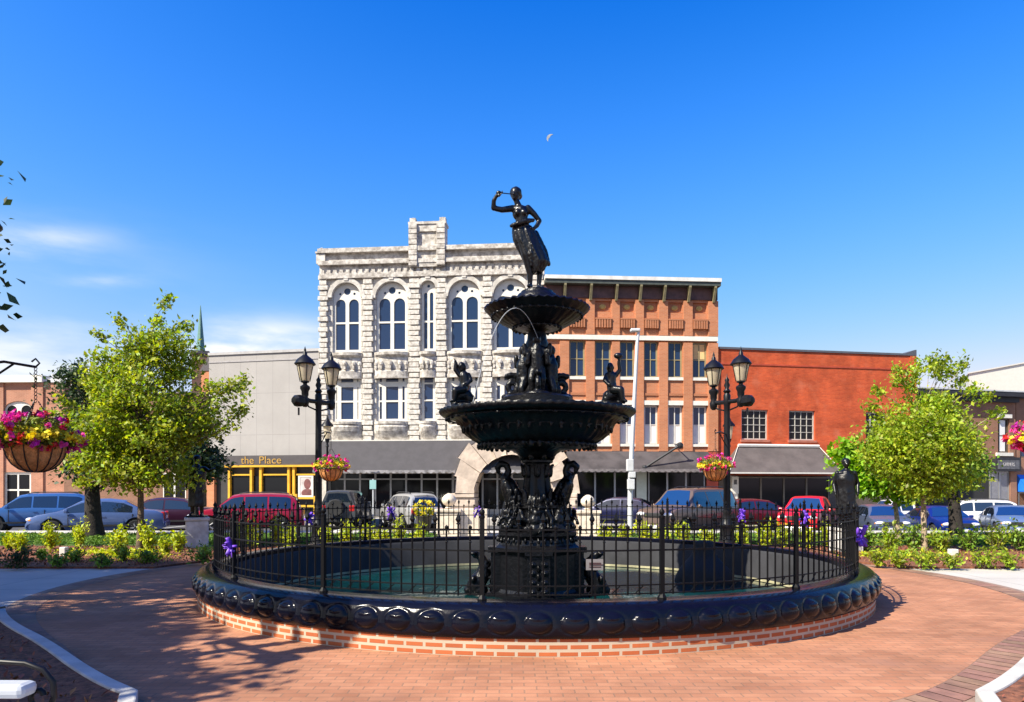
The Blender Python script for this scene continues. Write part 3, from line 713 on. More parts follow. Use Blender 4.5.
rowfront(hb, U(163) + .005, U(186) - .005, .705, ZS(473) - .005, .0, white, 2, None, .9, name='shop_window')
MB().box(U(197), .4, ZS(410), U(208), 2, ZS(371)).build('chimney', obrick, hb)
q = MB().prism([(U(196), ZS(372)), (U(208.3), ZS(372)), (U(208.3), ZS(360)), (U(205), ZS(357))], .35, 3).build('roof_slope', mat('dark_slate', (.07, .06, .07), .6), hb)
# --- brick building with arched windows on the far side
Fl = Fac(-70, 45, 64.5, 44.6)
lb = Fl.root('corner_brick_building', 'salmon brick building with arched upper windows behind the hanging flower basket')
U, ZS = Fl.u, Fl.z; L = Fl.L
sbrick = brickmat('salmon_brick', (.42, .18, .11), (.36, .15, .09), (.42, .25, .18), .22, .075, .01, .85)
hh = []; aws = [(18, 14.5, 438, 410), (-12, 12, 438, 410), (-44, 12, 438, 410)]
for c_, hw_, yb, ys in aws: hh.append(arch(U(c_), ZS(yb), ZS(ys), U(c_ + hw_) - U(c_), 12, .55))
gw = [(3, 31), (-30, -6), (-62, -38)]
for a, c in gw: hh.append(rect(U(a), .5, U(c), ZS(472)))
MB().prism(rect(0, .13, L, ZS(383)), 0, .35, hh).build('wall', sbrick, lb)
MB().box(.01, .355, 0, L - .01, 12, ZS(384)).build('rear_block', sbrick, lb)
MB().box(-.1, -.3, ZS(382.9), U(45), .5, ZS(376)).build('cornice', limest, lb)
MB().box(U(45) + .01, -.1, ZS(382.9), L, .5, ZS(379.5)).build('cornice', mat('pale_metal', (.55, .56, .56), .5), lb)
MB().prism([(U(45), ZS(379)), (U(66), ZS(379)), (U(66), ZS(376)), (U(45), ZS(372.5))], .6, 3).build('roof_slope', mat('pale_metal', (.5, .5, .5)), lb)
for a, c in ((-70, -64), (-2, 4.5), (32, 44)): MB().box(U(a) + .01, -.1, .14, U(c), -.002, ZS(383.5)).build('pilaster', sbrick, lb)
for c_, hw_, yb, ys in aws:
    w_ = U(c_ + hw_) - U(c_)
    f = MB().prism(arch(U(c_), ZS(yb) + .005, ZS(ys), w_ - .01, 12, .54), .1, .2, [arch(U(c_) - w_ / 2 + .0, ZS(yb) + .12, ZS(ys), w_ / 2 - .14, 8, .3), arch(U(c_) + w_ / 2, ZS(yb) + .12, ZS(ys), w_ / 2 - .14, 8, .3)]).build('arched_window', white, lb)
    MB().prism(arch(U(c_), ZS(yb) + .01, ZS(ys), w_ - .02, 12, .5), .15, .17).build('pane', gl_dark, f)
for a, c in gw: window(lb, U(a) + .005, .505, U(c) - .005, ZS(472) - .005, white, gl_dark, .1, 2, 2, .16, .1, name='shop_window')

# --- far brick buildings on the other side
Fq = Fac(905, 46.5, 1015.5, 48.6)
qb = Fq.root('dark_cornice_building', 'small tan brick building with heavy black cornice beyond the bright trees')
U, ZS = Fq.u, Fq.z; L = Fq.L
tbrick = brickmat('tan_brick', (.29, .135, .08), (.24, .11, .065), (.28, .17, .12), .22, .075, .01, .85)
ww = [(998, 1009.5)]
MB().prism(rect(0, ZS(459), L, ZS(401)), 0, .35, [rect(U(a), ZS(452), U(c), ZS(417)) for a, c in ww]).build('wall', tbrick, qb)
MB().box(.01, .355, 0, L - .01, 10, ZS(400)).build('rear_block', tbrick, qb)
blk = mat('black_trim', (.025, .023, .026), .6, var=.2)
q = MB().box(0, -.25, ZS(401), L + .05, .5, ZS(396)); q.box(-.05, -.6, ZS(395.9), L + .3, .5, ZS(391.5)); q.build('cornice', blk, qb)
MB().box(-.05, -.63, ZS(391.4), L + .34, .6, ZS(390)).build('gutter', mat('pale_metal', (.5, .5, .5)), qb)
for a, c in ww:
    w_ = window(qb, U(a) + .005, ZS(452) + .005, U(c) - .005, ZS(417) - .005, mat('dark_sash', (.12, .09, .06), .6), gl_dark, .1, 1, 2)
    MB().box(U(a) + .25, .12, ZS(451), U(c) - .25, .135, ZS(419)).build('blind', mat('white_blind', (.7, .7, .7)), w_)
    MB().box(U(a) - .2, -.12, ZS(455.5), U(c) + .2, .1, ZS(452.1)).build('sill', limest, qb); MB().box(U(a) - .1, -.12, ZS(416.9), U(c) + .1, .1, ZS(413)).build('lintel', limest, qb)
sb = MB().box(U(991), -.4, ZS(471), L + .02, .3, ZS(457)).build('sign_band', blk, qb)
MB().box(U(992.5), -.43, ZS(469), L - .15, -.402, ZS(460)).build('sign_board', mat('sign_grey', (.10, .10, .11), .6, var=.3, vs=5), sb)
text_mesh('lettering', 'GARNERS', .36, mat('sign_grey_text', (.34, .33, .34), .6, var=0), sb, ((U(992.5) + L - .15) / 2, -.433, ZS(464.5)), sx=.62)
MB().box(U(905), .1, .13, L, .34, ZS(459.1)).build('shop_wall', darkin, qb)
rowfront(qb, U(990), U(1009), .14, ZS(471), -.02, frame_al, 2, None, .5, g=mat('pale_shop_glass', (.2, .2, .22), .15, spec=.8))
MB().box(U(1009.2), -.1, .14, L, .09, ZS(471.1)).build('brick_pier', tbrick, qb)
Fz = Fac(1016.1, 48.7, 1110, 50.3)
zb_ = Fz.root('blue_awning_building', 'tan brick building with a bright blue shop awning at the street end')
U, ZS = Fz.u, Fz.z; L = Fz.L
MB().prism(rect(0, .13, L, ZS(400)), 0, .35, [rect(U(1020), ZS(458), U(1036), ZS(444)), rect(U(1060), ZS(458), U(1076), ZS(430))]).build('wall', tbrick, zb_)
MB().box(.01, .355, 0, L, 10, ZS(401)).build('rear_block', tbrick, zb_)
MB().box(0.01, -.2, ZS(399.9), L, .4, ZS(397)).build('cornice', blk, zb_)
window(zb_, U(1020) + .005, ZS(458) + .005, U(1036) - .005, ZS(444) - .005, mat('dark_sash', (.1, .1, .1)), gl, .1, 2, 2); window(zb_, U(1060) + .005, ZS(458) + .005, U(1076) - .005, ZS(430) - .005, mat('dark_sash', (.1, .1, .1)), gl, .1, 2, 2)
awning(zb_, U(1017), U(1090), ZS(475), ZS(491.5), .9, mat('blue_awning', (.01, .16, .75), .6, var=.05), y0=-.01)
rowfront(zb_, U(1018), U(1088), .14, ZS(492), -.05, frame_al, 5, None, .6)
# white blank warehouse wall rising behind
wb = empty('white_building', (X(969, 58), 58, 0), R(6), 'tall blank white building rising behind the dark cornice building', 'building')
zw = Z(374, 58)
MB().prism([(0, 0), (14, 0), (14, zw + 2.1), (6, zw + 1.15), (0, zw)], 0, 10, fn=lambda x, y, z: (x + y * .68, y, z)).build('wall', mat('white_render', (.66, .65, .58), .8, var=.04), wb)
MB().prism([(-.1, zw), (6, zw + 1.15), (14, zw + 2.1), (14, zw + 2.2), (6, zw + 1.25), (-.1, zw + .1)], -.1, 10, fn=lambda x, y, z: (x + y * .68, y, z)).build('coping', white, wb)
# steeple
sx_, sy_ = X(200.5, 95), 95
cs = empty('church_steeple', (sx_, sy_, 0), R(20), 'slender green copper spire far behind the leafy tree', 'steeple')
zz0, zz1 = Z(352, 95), Z(306, 95)
MB().lathe([(.62, zz0), (.5, zz0 + .8), (.04, zz1), (0, zz1 + .15)], 8).build('spire', mat('copper_green', (.10, .22, .18), .6, var=.15), cs)
MB().box(-1.0, -1.0, 0, 1.0, 1.0, zz0 - .4).build('tower', bbrick, cs)
MB().box(-1.15, -1.15, zz0 - .4, 1.15, 1.15, zz0).build('cornice', mat('dark_slate', (.07, .06, .07)), cs)
# ------------------------------------------------------------------ fountain pool
iron = mat('black_iron', (.0035, .0035, .0048), .36, .0, var=.3, vs=8, bump=.6, bs=16, spec=.3)
gloss = mat('glossy_navy_paint', (.003, .0035, .009), .20, 0, var=.2, vs=5, bump=.10, bs=18, spec=.22, coat=.02)
fence_m = mat('fence_black', (.004, .004, .005), .5, 0, var=0, spec=.16)
wallT = empty('fountain_wall', (FX, FY, 0), 0, 'round low brick pool wall capped by glossy black lobed coping', 'pool wall')
bw = bpy.data.meshes.new('brick_base'); n = 256; zz = [-.02, .07, .14, .212]
RB = 5.41
bwb = MB()
for z in zz: bwb.v += [(RB * math.cos(2 * math.pi * j / n), RB * math.sin(2 * math.pi * j / n), z) for j in range(n + 1)]
for i in range(len(zz) - 1):
    for j in range(n): bwb.f.append((i * (n + 1) + j, i * (n + 1) + j + 1, (i + 1) * (n + 1) + j + 1, (i + 1) * (n + 1) + j))
bo = bwb.build('brick_base', brickmat('pool_brick', (.46, .13, .045), (.36, .095, .035), (.46, .385, .29), .2125, .0715, .016, .8, 'uv', .12, .6), wallT, recalc=False)
uvl = bo.data.uv_layers.new(name='UVMap')
for lp in bo.data.loops:
    vi = lp.vertex_index; j = vi % (n + 1); uvl.data[lp.index].uv = (2 * math.pi * RB * j / n, bwb.v[vi][2])
prof = [(5.36, .185), (5.42, .19), (5.435, .20), (5.45, .232), (5.458, .27), (5.46, .31), (5.456, .35), (5.447, .39), (5.433, .43), (5.412, .468), (5.38, .497), (5.345, .517), (5.30, .53), (5.24, .535), (5.05, .535), (5.03, .52), (5.03, .20)]
NL = 93; nn_ = NL * 18
def lobe(t, i, r, z):
    if not (.225 < z < .51 and r > 5.33): return r, z
    u = ((t * NL / (2 * math.pi)) % 1 - .5) / .36; v = (z - .352) / .100
    d2 = u * u + v * v; s_ = math.sqrt(d2)
    if s_ > 1.5: return r, z
    d = .030 * max(0, 1 - d2) ** .5 - .011 * math.exp(-((s_ - 1.12) / .13) ** 2)
    e = v - .40 - .38 * u * u; q = d + (.012 * math.exp(-(e / .13) ** 2) * (1 - d2) ** .3 * (1 + .4 * math.cos(22 * u)) if d2 < 1 else 0)
    return r + q, z + q * .15
dense = []
for (a, b) in zip(prof[:-1], prof[1:]):
    k = 4 if (.22 < a[1] < .52 and a[0] > 5.3) else 1
    dense += [(a[0] + (b[0] - a[0]) * q / k, a[1] + (b[1] - a[1]) * q / k) for q in range(k)]
dense.append(prof[-1])
MB().lathe(dense, nn_, fn=lobe, cap=False).build('coping', gloss, wallT, 50, recalc=False)
MB().lathe([(5.03, .45), (5.0, .40), (4.98, -.75)], 128, cap=False).build('pool_lining', mat('pool_render', (.026, .026, .030), .9, var=.3, vs=1.5, bump=.2), wallT, 60, recalc=False)
tag(ring_sheet('pool_floor', 0.01, 4.99, -.7, mat('pool_floor', (.02,.11,.10), .7, var=.4, vs=.8), 96), kind='structure')
wm = mat('pool_water', (.004, .040, .042), .05, 0, var=.6, vs=.35, spec=.6, bump=.25, bs=2.2)
wn_ = wm.node_tree.nodes; 
for q in wn_:
    if q.type == 'BUMP': q.inputs['Distance'].default_value = .05; q.inputs['Strength'].default_value = .35
tag(ring_sheet('pool_water', 0.01, 4.985, -.17, wm, 128, 3), kind='structure')
tag(bpy.data.objects['pool_lining'], None)
# waterline stain ring belongs to the lining
MB().lathe([(4.976, -.16), (4.976, -.11)], 128, cap=False).build('waterline', mat('lime_stain', (.36, .33, .20), .8, var=.4, vs=3), wallT, 60, recalc=False)

# ------------------------------------------------------------------ iron fence on the coping
fn_ = empty('iron_fence', (FX, FY, .535), 0, 'black iron picket fence with spear points standing on the round coping', 'fence')
RF, NP = 5.18, 17; A0 = R(-90 - 7.4)
def pc(a, z, r=RF): return (r * math.cos(a), r * math.sin(a), z)
base = None
for k in range(NP):
    a = A0 + 2 * math.pi * k / NP; da = 2 * math.pi / NP
    q = MB(); q.box(-.022, -.022, 0, .022, .022, .86, Matrix.Translation(pc(a, 0)) @ Matrix.Rotation(a, 4, 'Z'))
    q.lathe([(.05, 0), (.05, .02), (.03, .05), (.024, .06)], 8, pc(a, 0))
    po_ = q.build('post', fence_m, fn_)
    q = MB().lathe([(.03, .86), (.032, .88), (.015, .89), (.028, .91), (.03, .93), (.012, .955), (0, .985)], 8, pc(a, 0)).build('finial', fence_m, po_, 60)
    q = MB()
    for z, h in ((.065, .014), (.155, .014), (.52, .018), (.74, .018)):
        q.tube([pc(a + da * i / 12, z) for i in range(13)], h / 1.4, 4)
    npk = 15
    for j in range(1, npk):
        b_ = a + da * j / npk; tall = j % 2 == 1
        top = .80 if tall else .74
        q.tube([pc(b_, .05), pc(b_, top)], .0105, 5)
        if tall:
            q.lathe([(.009, .79), (.024, .80), (.012, .812), (.03, .845), (.012, .89), (0, .92)], 6, pc(b_, 0))
        else:
            q.lathe([(.009, .60), (.02, .61), (.009, .62)], 5, pc(b_, 0))
            q.lathe([(.009, .74), (.02, .75), (.022, .77), (0, .79)], 5, pc(b_, 0))
        if j % 2: q.tube([pc(b_ - .008, .075), pc(b_, .11), pc(b_ + .008, .145)], .007, 4)
    q.build('panel', fence_m, fn_, 40)
# purple ribbon bows tied to the fence
bowm = mat('purple_ribbon', (.15, .045, .50), .5, 0, var=.35, vs=9)
boww = mat('lilac_ribbon', (.62, .50, .85), .5, 0, var=.15, vs=9)
def bow(ang, z, label, m=bowm, s=1.0):
    q = MB(); rr_ = random.Random(int(ang * 100) + 7)
    for k in range(9):
        t = 2 * math.pi * k / 9 + rr_.uniform(-.2, .2); L_ = .125 * s * rr_.uniform(.8, 1.15); yy = rr_.uniform(-.05, .05)
        pts = []
        for i in range(9):
            u_ = i / 8; e = math.sin(math.pi * u_); w = (u_ - .5) * .9
            pts.append((L_ * e * math.cos(t + w), yy - .06 * e, L_ * e * math.sin(t + w)))
        v = []; nrm = Vector((math.cos(t) * .3, 1, math.sin(t) * .3)).normalized()
        for p in pts: v += [Vector(p) - nrm * .028, Vector(p) + nrm * .028]
        q.add(v, [(2 * i, 2 * i + 1, 2 * i + 3, 2 * i + 2) for i in range(8)])
    q.ell((0, -.03, 0), .04, n=8, k=6)
    for s_ in (-1, 1):
        q.add([(s_ * .01, -.02, -.02), (s_ * .05, -.03, -.02), (s_ * .12, -.04, -.15 * s), (s_ * .07, -.04, -.17 * s)], [(0, 1, 2, 3)])
    p = pc(ang, z); 
    o = q.build('ribbon_bow', m, None, 60, recalc=False, loc=(FX + p[0], FY + p[1] - .02, .535 + p[2])); o.rotation_euler = (0, 0, ang + R(90) if math.sin(ang) < 0 else ang - R(90))
    so = o.modifiers.new('thick', 'SOLIDIFY'); so.thickness = .004
    tag(o, label, 'bow', 'ribbon bows tied to the fence'); return o
def ang_of(px, far):
    k = (px - CX) / F; best = None
    A_ = 1 + k * k; B_ = -2 * (k * FX + FY); C_ = FX * FX + FY * FY - RF * RF; D_ = math.sqrt(max(0, B_ * B_ - 4 * A_ * C_))
    Y = (-B_ + (D_ if far else -D_)) / (2 * A_); return math.atan2(Y - FY, k * Y - FX)
bow(ang_of(233, False), .42, 'violet ribbon bow on the fence end nearest the white stone pedestal', bowm, .85)
bow(ang_of(308, True), .56, 'violet bow on the fence beside the lamp post of the yellow shopfront', bowm, .95)
bow(ang_of(391, True), .62, 'violet bow on the far fence in front of the silver car', bowm, 1.1)
bow(ang_of(478, True), .62, 'violet bow on the far fence below the stone arch leg', bowm)
bow(ang_of(573, True), .60, 'violet bow on the fence just beyond the fountain stem', bowm, .9)
bow(ang_of(743, True), .62, 'violet bow on the fence in front of the maroon car', bowm)
bow(ang_of(806, True), .62, 'violet bow on the fence in front of the red pickup', bowm, 1.1)
bow(ang_of(856, False) + .02, .50, 'violet and pale bow on the fence end nearest the green shrubs', bowm, 1.15)

# ------------------------------------------------------------------ cast iron fountain
ft = empty('fountain', (GX, FY, 0), 0, 'black two-tiered cast iron fountain rising from the round pool', 'fountain')
k_ = 1 / PPM
def pf(lst): return [(r * k_, fz(py)) for r, py in lst]
# pedestal
q = MB(); rot8 = Matrix.Rotation(R(22.5), 4, 'Z')
q.lathe([(.86, -.7), (.86, fz(599)), (.80, fz(596)), (.80, fz(591)), (.73, fz(590)), (.69, fz(587)), (.69, fz(553)), (.73, fz(551)), (.79, fz(549)), (.79, fz(546)), (.72, fz(543)), (.68, fz(538)), (.73, fz(534)), (.73, fz(531)), (.5, fz(529)), (.0, fz(529))], 8, m=rot8, cap=True)
ped = q.build('pedestal', iron, ft)
rr = random.Random(11)
for k in range(4):
    a = R(-90 + 90 * k); M_ = Matrix.Rotation(a, 4, 'Z')
    q = MB()
    # panelled buttress with rosettes
    q.box(.55, -.19, -.6, .81, .19, fz(552), M_); q.box(.55, -.24, -.6, .88, .24, fz(591), M_); q.box(.55, -.23, fz(551.5), .86, .23, fz(546), M_)
    for s_ in (-1, 1):
        for py in (560, 568, 577, 586): q.ell(M_ @ Vector((.80, s_ * .10, fz(py))), (.04, .07, .06), M_, n=8, k=6); q.ell(M_ @ Vector((.835, s_ * .10, fz(py))), (.03, .025, .025), M_, n=6, k=5); q.ell(M_ @ Vector((.80, 0, fz(py + 4))), (.04, .04, .07), M_, n=6, k=5)
    q.build('buttress', iron, ped, 40)
    if k in (1, 3):
        # dolphin: head down at the plinth, tail curling up the side
        d = MB(); Q = lambda x, y, z: M_ @ Vector((x - .10, y, z))
        d.limb([Q(1.30, 0, fz(590)), Q(1.18, 0, fz(585)), Q(1.06, 0, fz(575)), Q(1.02, 0, fz(564)), Q(1.10, 0, fz(556)), Q(1.20, 0, fz(556))], [.10, .16, .14, .10, .07, .04], 10)
        d.ell(Q(1.12, 0, fz(590)), (.16, .16, .12)); d.ell(Q(1.22, .12, fz(578)), (.05, .1, .07)); d.ell(Q(1.22, -.12, fz(578)), (.05, .1, .07))
        d.ell(Q(1.22, .0, fz(553)), (.09, .12, .05)); d.ell(Q(1.0, 0, fz(598)), (.3, .2, .08))
        d.remesh('dolphin', iron, ped, .022, 1, .012, 22)
    else:
        d = MB(); Q = lambda x, y, z: M_ @ Vector((x, y, z))
        d.ell(Q(.88, 0, fz(597)), (.16, .3, .1)); d.remesh('shell', iron, ped, .02, 1, .012, 25)
# frieze lumps on the cornice
q = MB()
for j in range(40):
    t = 2 * math.pi * j / 40; q.ell((.70 * math.cos(t), .70 * math.sin(t), fz(538.5)), (.03, .03, .06), n=6, k=5)
q.remesh('frieze', iron, ped, .016, 1, .012, 30)
# stem of the great basin
def flute(nf, amp, lo, hi): return lambda t, i, r, z: (r * (1 + (amp * math.cos(nf * t) if lo < z < hi else 0)), z)
stem = MB().lathe(pf([(32, 534), (31, 530), (24, 528), (22, 522), (24, 516), (23, 509), (27, 507.5), (27, 505), (18, 503), (15.5, 498), (13.5, 490), (12.5, 478), (12.5, 468), (13, 464), (16, 462.5), (16, 460.5), (12.5, 458), (13, 455), (15.5, 452), (20, 447), (26, 447)]), 48, fn=flute(12, .06, fz(503), fz(464))).build('stem', iron, ft, 50)
rr = random.Random(4)
for a0, sx in ((R(178), 1), (R(-4), 1), (R(88), 1)):
    M_ = Matrix.Rotation(a0, 4, 'Z'); Q = lambda x, y, z: M_ @ Vector((x, y, z)); d = MB()
    # heron: feet on the plinth, folded wing against the stem, neck looping out and down
    d.limb([Q(.36, 0, fz(514)), Q(.40, 0, fz(500)), Q(.50, 0, fz(486)), Q(.56, 0, fz(478))], [.10, .17, .15, .09], 10)
    d.limb([Q(.56, 0, fz(479)), Q(.50, 0, fz(471)), Q(.54, 0, fz(465)), Q(.64, 0, fz(463.5)), Q(.70, 0, fz(467)), Q(.68, 0, fz(472))], [.08, .06, .055, .06, .06, .04], 8)
    d.limb([Q(.68, 0, fz(471)), Q(.62, 0, fz(481))], [.035, .012], 6)
    for s_ in (-1, 1):
        d.limb([Q(.54, s_ * .12, fz(484)), Q(.44, s_ * .15, fz(498)), Q(.34, s_ * .10, fz(516))], [.07, .08, .03], 8)
        d.limb([Q(.42, s_ * .06, fz(508)), Q(.46, s_ * .07, fz(530))], [.035, .03], 6)
    d.remesh('heron', iron, ft, .02, 1, .008, 30)
for a0, dn in ((R(185), 1), (R(-8), 1), (R(-110), .6), (R(-60), .6), (R(90), 1)):     # reeds and water lilies about the birds' feet
    d = MB(); rq = random.Random(int(a0 * 50))
    for m in range(int(26 * dn)):
        t = a0 + rq.gauss(0, .32); rd_ = rq.uniform(.40, .66); h0 = fz(531); h1 = fz(rq.uniform(484, 520)) if dn == 1 else fz(rq.uniform(496, 522)); tw = rq.uniform(-.25, .25)
        p = [Vector((rd_ * k3 * math.cos(t + tw * q3), rd_ * k3 * math.sin(t + tw * q3), h0 + (h1 - h0) * q3)) for q3, k3 in ((0, .95), (.5, 1.02), (1, .9))]
        d.limb(p, [.022, .018, .012], 6); d.ell(p[-1], (.035, .035, rq.uniform(.03, .08)), n=7, k=5)
        if m % 3 == 0: d.ell(p[0] + Vector((0, 0, .08)), (rq.uniform(.05, .09),) * 2 + (.04,), n=8, k=5)
    d.remesh('reeds', iron, ft, .016, 1, .008, 30)
q = MB()                                                    # acanthus leaves clasping the stem
for row, (py, rr0, hh) in enumerate(((497, 16.5, .24), (455, 15.5, .10), (470, 12.5, .16))):
    for j in range(8):
        t = 2 * math.pi * (j + .5 * row) / 8; e_ = Vector((math.cos(t), math.sin(t), 0)); q.limb([e_ * rr0 * k_ + Vector((0, 0, fz(py) - hh * .5)), e_ * (rr0 + 1) * k_ + Vector((0, 0, fz(py) + hh * .25)), e_ * (rr0 + 3.5) * k_ + Vector((0, 0, fz(py) + hh * .55))], [.06, .05, .025], 7)
q.lathe([(10 * k_, fz(503)), (11.5 * k_, fz(503)), (11.5 * k_, fz(456)), (10 * k_, fz(456))], 24)
q.remesh('acanthus', iron, stem, .016, 1, .006, 30)
# reeds, shells and putti around the foot of the stem
for j, a in enumerate((-150, -95, -50, 20, 75, 135, 190)):
    M_ = Matrix.Rotation(R(a), 4, 'Z'); Q = lambda x, y, z: M_ @ Vector((x, y, z)); d = MB(); r0 = .50 + .08 * (j % 2)
    d.ell(Q(r0, 0, fz(528)), (.16, .14, .14)); d.ell(Q(r0 + .03, 0, fz(519)), (.11, .10, .12)); d.ell(Q(r0 + .04, .02, fz(512)), .075)
    d.limb([Q(r0, .08, fz(521)), Q(r0 + .12, .16, fz(524)), Q(r0 + .17, .08, fz(530))], [.05, .04, .035], 7)
    d.limb([Q(r0, -.08, fz(521)), Q(r0 + .06, -.20, fz(517)), Q(r0 + .02, -.25, fz(510))], [.05, .04, .04], 7)
    for m in range(14):                     # curled leaf scroll beside it
        t = m / 13 * 1.5 * math.pi; d.ell(Q(r0 + .12 + (.11 - .05 * m / 13) * math.cos(t), .28, fz(522) + (.11 - .05 * m / 13) * math.sin(t)), .034, n=6, k=5)
    d.remesh('putto', iron, ft, .018, 1, .01, 30)
# great basin
def basinfn(t, i, r, z):
    if i >= 16: return r * (1 + .010 * math.cos(64 * t)), z + .008 * math.cos(64 * t)
    if 2 < i < 12: return r * (1 + .022 * abs(math.cos(16 * t)) + .012 * math.sin(48 * t + i)), z + .012 * math.sin(32 * t + i * 2)
    return r, z
basin = MB().lathe(pf([(17, 458), (20, 454), (26, 450.5), (34, 449), (42, 448), (50, 446.5), (58, 443.5), (65, 439.5), (70, 434.5), (73, 430), (75, 426.5), (77.5, 423.5), (82, 421), (88, 419), (92, 418), (94.5, 417), (96, 415.5), (97, 413.5), (96, 411.5), (93, 411.5), (90, 413), (70, 416), (40, 418), (0, 418)]), 192, fn=basinfn).build('basin', iron, ft, 60)
for rb, pyb, nb_, sz in ((58, 445.5, 48, (.045, .045, .06)), (74, 429, 48, (.028, .028, .08)), (89.5, 420, 44, (.045, .03, .03))):
    q = MB(); rr = random.Random(int(rb)); rk = rb * k_; zk = fz(pyb)
    q.lathe([(rk - .03, zk - .015), (rk + .012, zk - .015), (rk + .012, zk + .015), (rk - .03, zk + .015), (rk - .03, zk - .015)], 96, cap=False)
    for j in range(nb_):
        t = 2 * math.pi * j / nb_; q.ell((rk * math.cos(t), rk * math.sin(t), zk - sz[2] * .3), tuple(v * rr.uniform(.75, 1.25) for v in sz), Matrix.Rotation(t, 4, 'Z'), n=8, k=6)
    q.remesh('bead_trim', iron, basin, .014, 1, .006, 30)
tag(ring_sheet('basin_water', .01, 1.60, fz(414.2), wm, 48, c=(GX, FY)), kind='structure')
# middle stage: volutes and putti carrying the upper bowl
q = MB().lathe(pf([(36, 418), (36, 399), (33, 397), (27, 396), (20, 393), (15, 385), (12, 372), (11, 355), (12, 345), (10, 340), (9, 333), (7.5, 336), (8, 333), (9, 331.5)]), 32); q.build('upper_stem', iron, ft, 50)
for a in (-90, 2, 88, 182):
    M_ = Matrix.Rotation(R(a), 4, 'Z'); Q = lambda x, y, z: M_ @ Vector((x, y, z)); d = MB()
    for m in range(22):
        t = m / 21 * 2.3 * math.pi; rad = .20 - .15 * m / 21; d.ell(Q(.42 + rad * math.cos(t + 1), 0, fz(386) + rad * math.sin(t + 1)), (.055, .055, .055), n=7, k=5)
    d.ell(Q(.42, 0, fz(397)), (.22, .14, .07)); d.remesh('volute', iron, ft, .018, 1, .008, 30)
for a, up in ((-92, 0), (-28, 9), (30, 9), (90, 0), (150, 9), (208, 9)):
    M_ = Matrix.Rotation(R(a), 4, 'Z'); Q = lambda x, y, z: M_ @ Vector((x, y, z + up * -k_)); d = MB()
    d.ell(Q(.28, 0, fz(343)), (.075, .075, .09)); d.limb([Q(.26, 0, fz(349)), Q(.27, 0, fz(358)), Q(.27, 0, fz(372))], [.08, .13, .13], 10)
    for s_ in (-1, 1):
        d.limb([Q(.27, s_ * .1, fz(352)), Q(.30, s_ * .20, fz(357)), Q(.30, s_ * .22, fz(349))], [.055, .05, .045], 8)
        d.limb([Q(.28, s_ * .06, fz(372)), Q(.36, s_ * .09, fz(382)), Q(.32, s_ * .08, fz(395))], [.09, .07, .05], 8)
    d.remesh('putto', iron, ft, .016, 2, .006, 30)
# upper bowl
def bowlfn(t, i, r, z):
    if i >= 9: return r * (1 + .016 * math.cos(40 * t)), z + .010 * math.cos(40 * t)
    if 1 < i < 9: return r * (1 + .03 * abs(math.cos(14 * t))), z
    return r, z
ub = MB().lathe(pf([(7.5, 336), (9, 332), (14, 330.5), (20, 329.5), (26, 327.5), (32, 324.5), (38, 321), (43, 317.5), (47, 314.5), (50.5, 312), (52.5, 310), (51.5, 308.3), (49, 308.2), (45, 309.5), (30, 311), (0, 311)]), 128, fn=bowlfn).build('upper_bowl', iron, ft, 60)
for rb, pyb, nb_ in ((24, 329, 24), (45, 317, 36)):
    q = MB(); rk = rb * k_; zk = fz(pyb); q.lathe([(rk - .03, zk - .01), (rk + .01, zk - .01), (rk + .01, zk + .012), (rk - .03, zk + .012), (rk - .03, zk - .01)], 64, cap=False)
    for j in range(nb_):
        t = 2 * math.pi * j / nb_; q.ell((rk * math.cos(t), rk * math.sin(t), zk), (.03, .03, .04), n=7, k=5)
    q.remesh('bead_trim', iron, ub, .013, 1, .005, 30)
MB().lathe(pf([(24, 312), (23, 303), (22, 299), (20, 296.5), (19, 295), (16.5, 294.5), (16, 292), (12, 291), (11, 289.5), (0, 289.4)]), 32).build('statue_plinth', iron, ft, 45)
# jet of water from the putto's mouth, falling into the great basin
q = MB(); pts = []
for i in range(40):
    px = 537 - (537 - 469) * i / 39; py = 308 + 30 / 576 * (px - 513) ** 2; dy = -.38 - .75 * min(1, i / 14); kx = (FY + dy) / FY; pts.append(((px - 537) / PPM * kx + (GX - X(537, FY)), dy, EYE + (HY - py) / PPM * kx))
jm = bpy.data.materials.new('jet_water'); jm.use_nodes = True; jb = jm.node_tree.nodes['Principled BSDF']; jb.inputs['Base Color'].default_value = (.9, .93, .95, 1); jb.inputs['Roughness'].default_value = .15; jb.inputs['Alpha'].default_value = .3
q.tube(pts, [.005 + .002 * i / 39 for i in range(40)], 6)
tag(q.build('water_jet', jm, None, 60, loc=(GX, FY, 0)), 'thin arc of water spouting below the upper fountain bowl', 'water jet')
# notice on the pedestal
ns_ = empty('notice_sign', (GX, FY, 0), 0, 'small pale notice sign on the fountain pedestal just above the water', 'sign')
a, b = fp(580.5, 564), fp(597.5, 554)
MB().box(a[0], -.95, a[2], b[0], -.93, b[2]).build('board', mat('notice_board', (.22, .19, .19), .6, var=.1), ns_)
q = MB(); 
for py in (557.5, 559, 561): q.box(a[0] + .05, -.956, fz(py) - .008, b[0] - (.06 if py != 559 else .03), -.951, fz(py) + .008)
q.build('printed_lines', mat('notice_ink', (.08, .03, .03), .6), ns_)
MB().box((a[0] + b[0]) / 2 - .02, -.93, -.6, (a[0] + b[0]) / 2 + .02, -.90, a[2] + .1).build('post', fence_m, ns_)

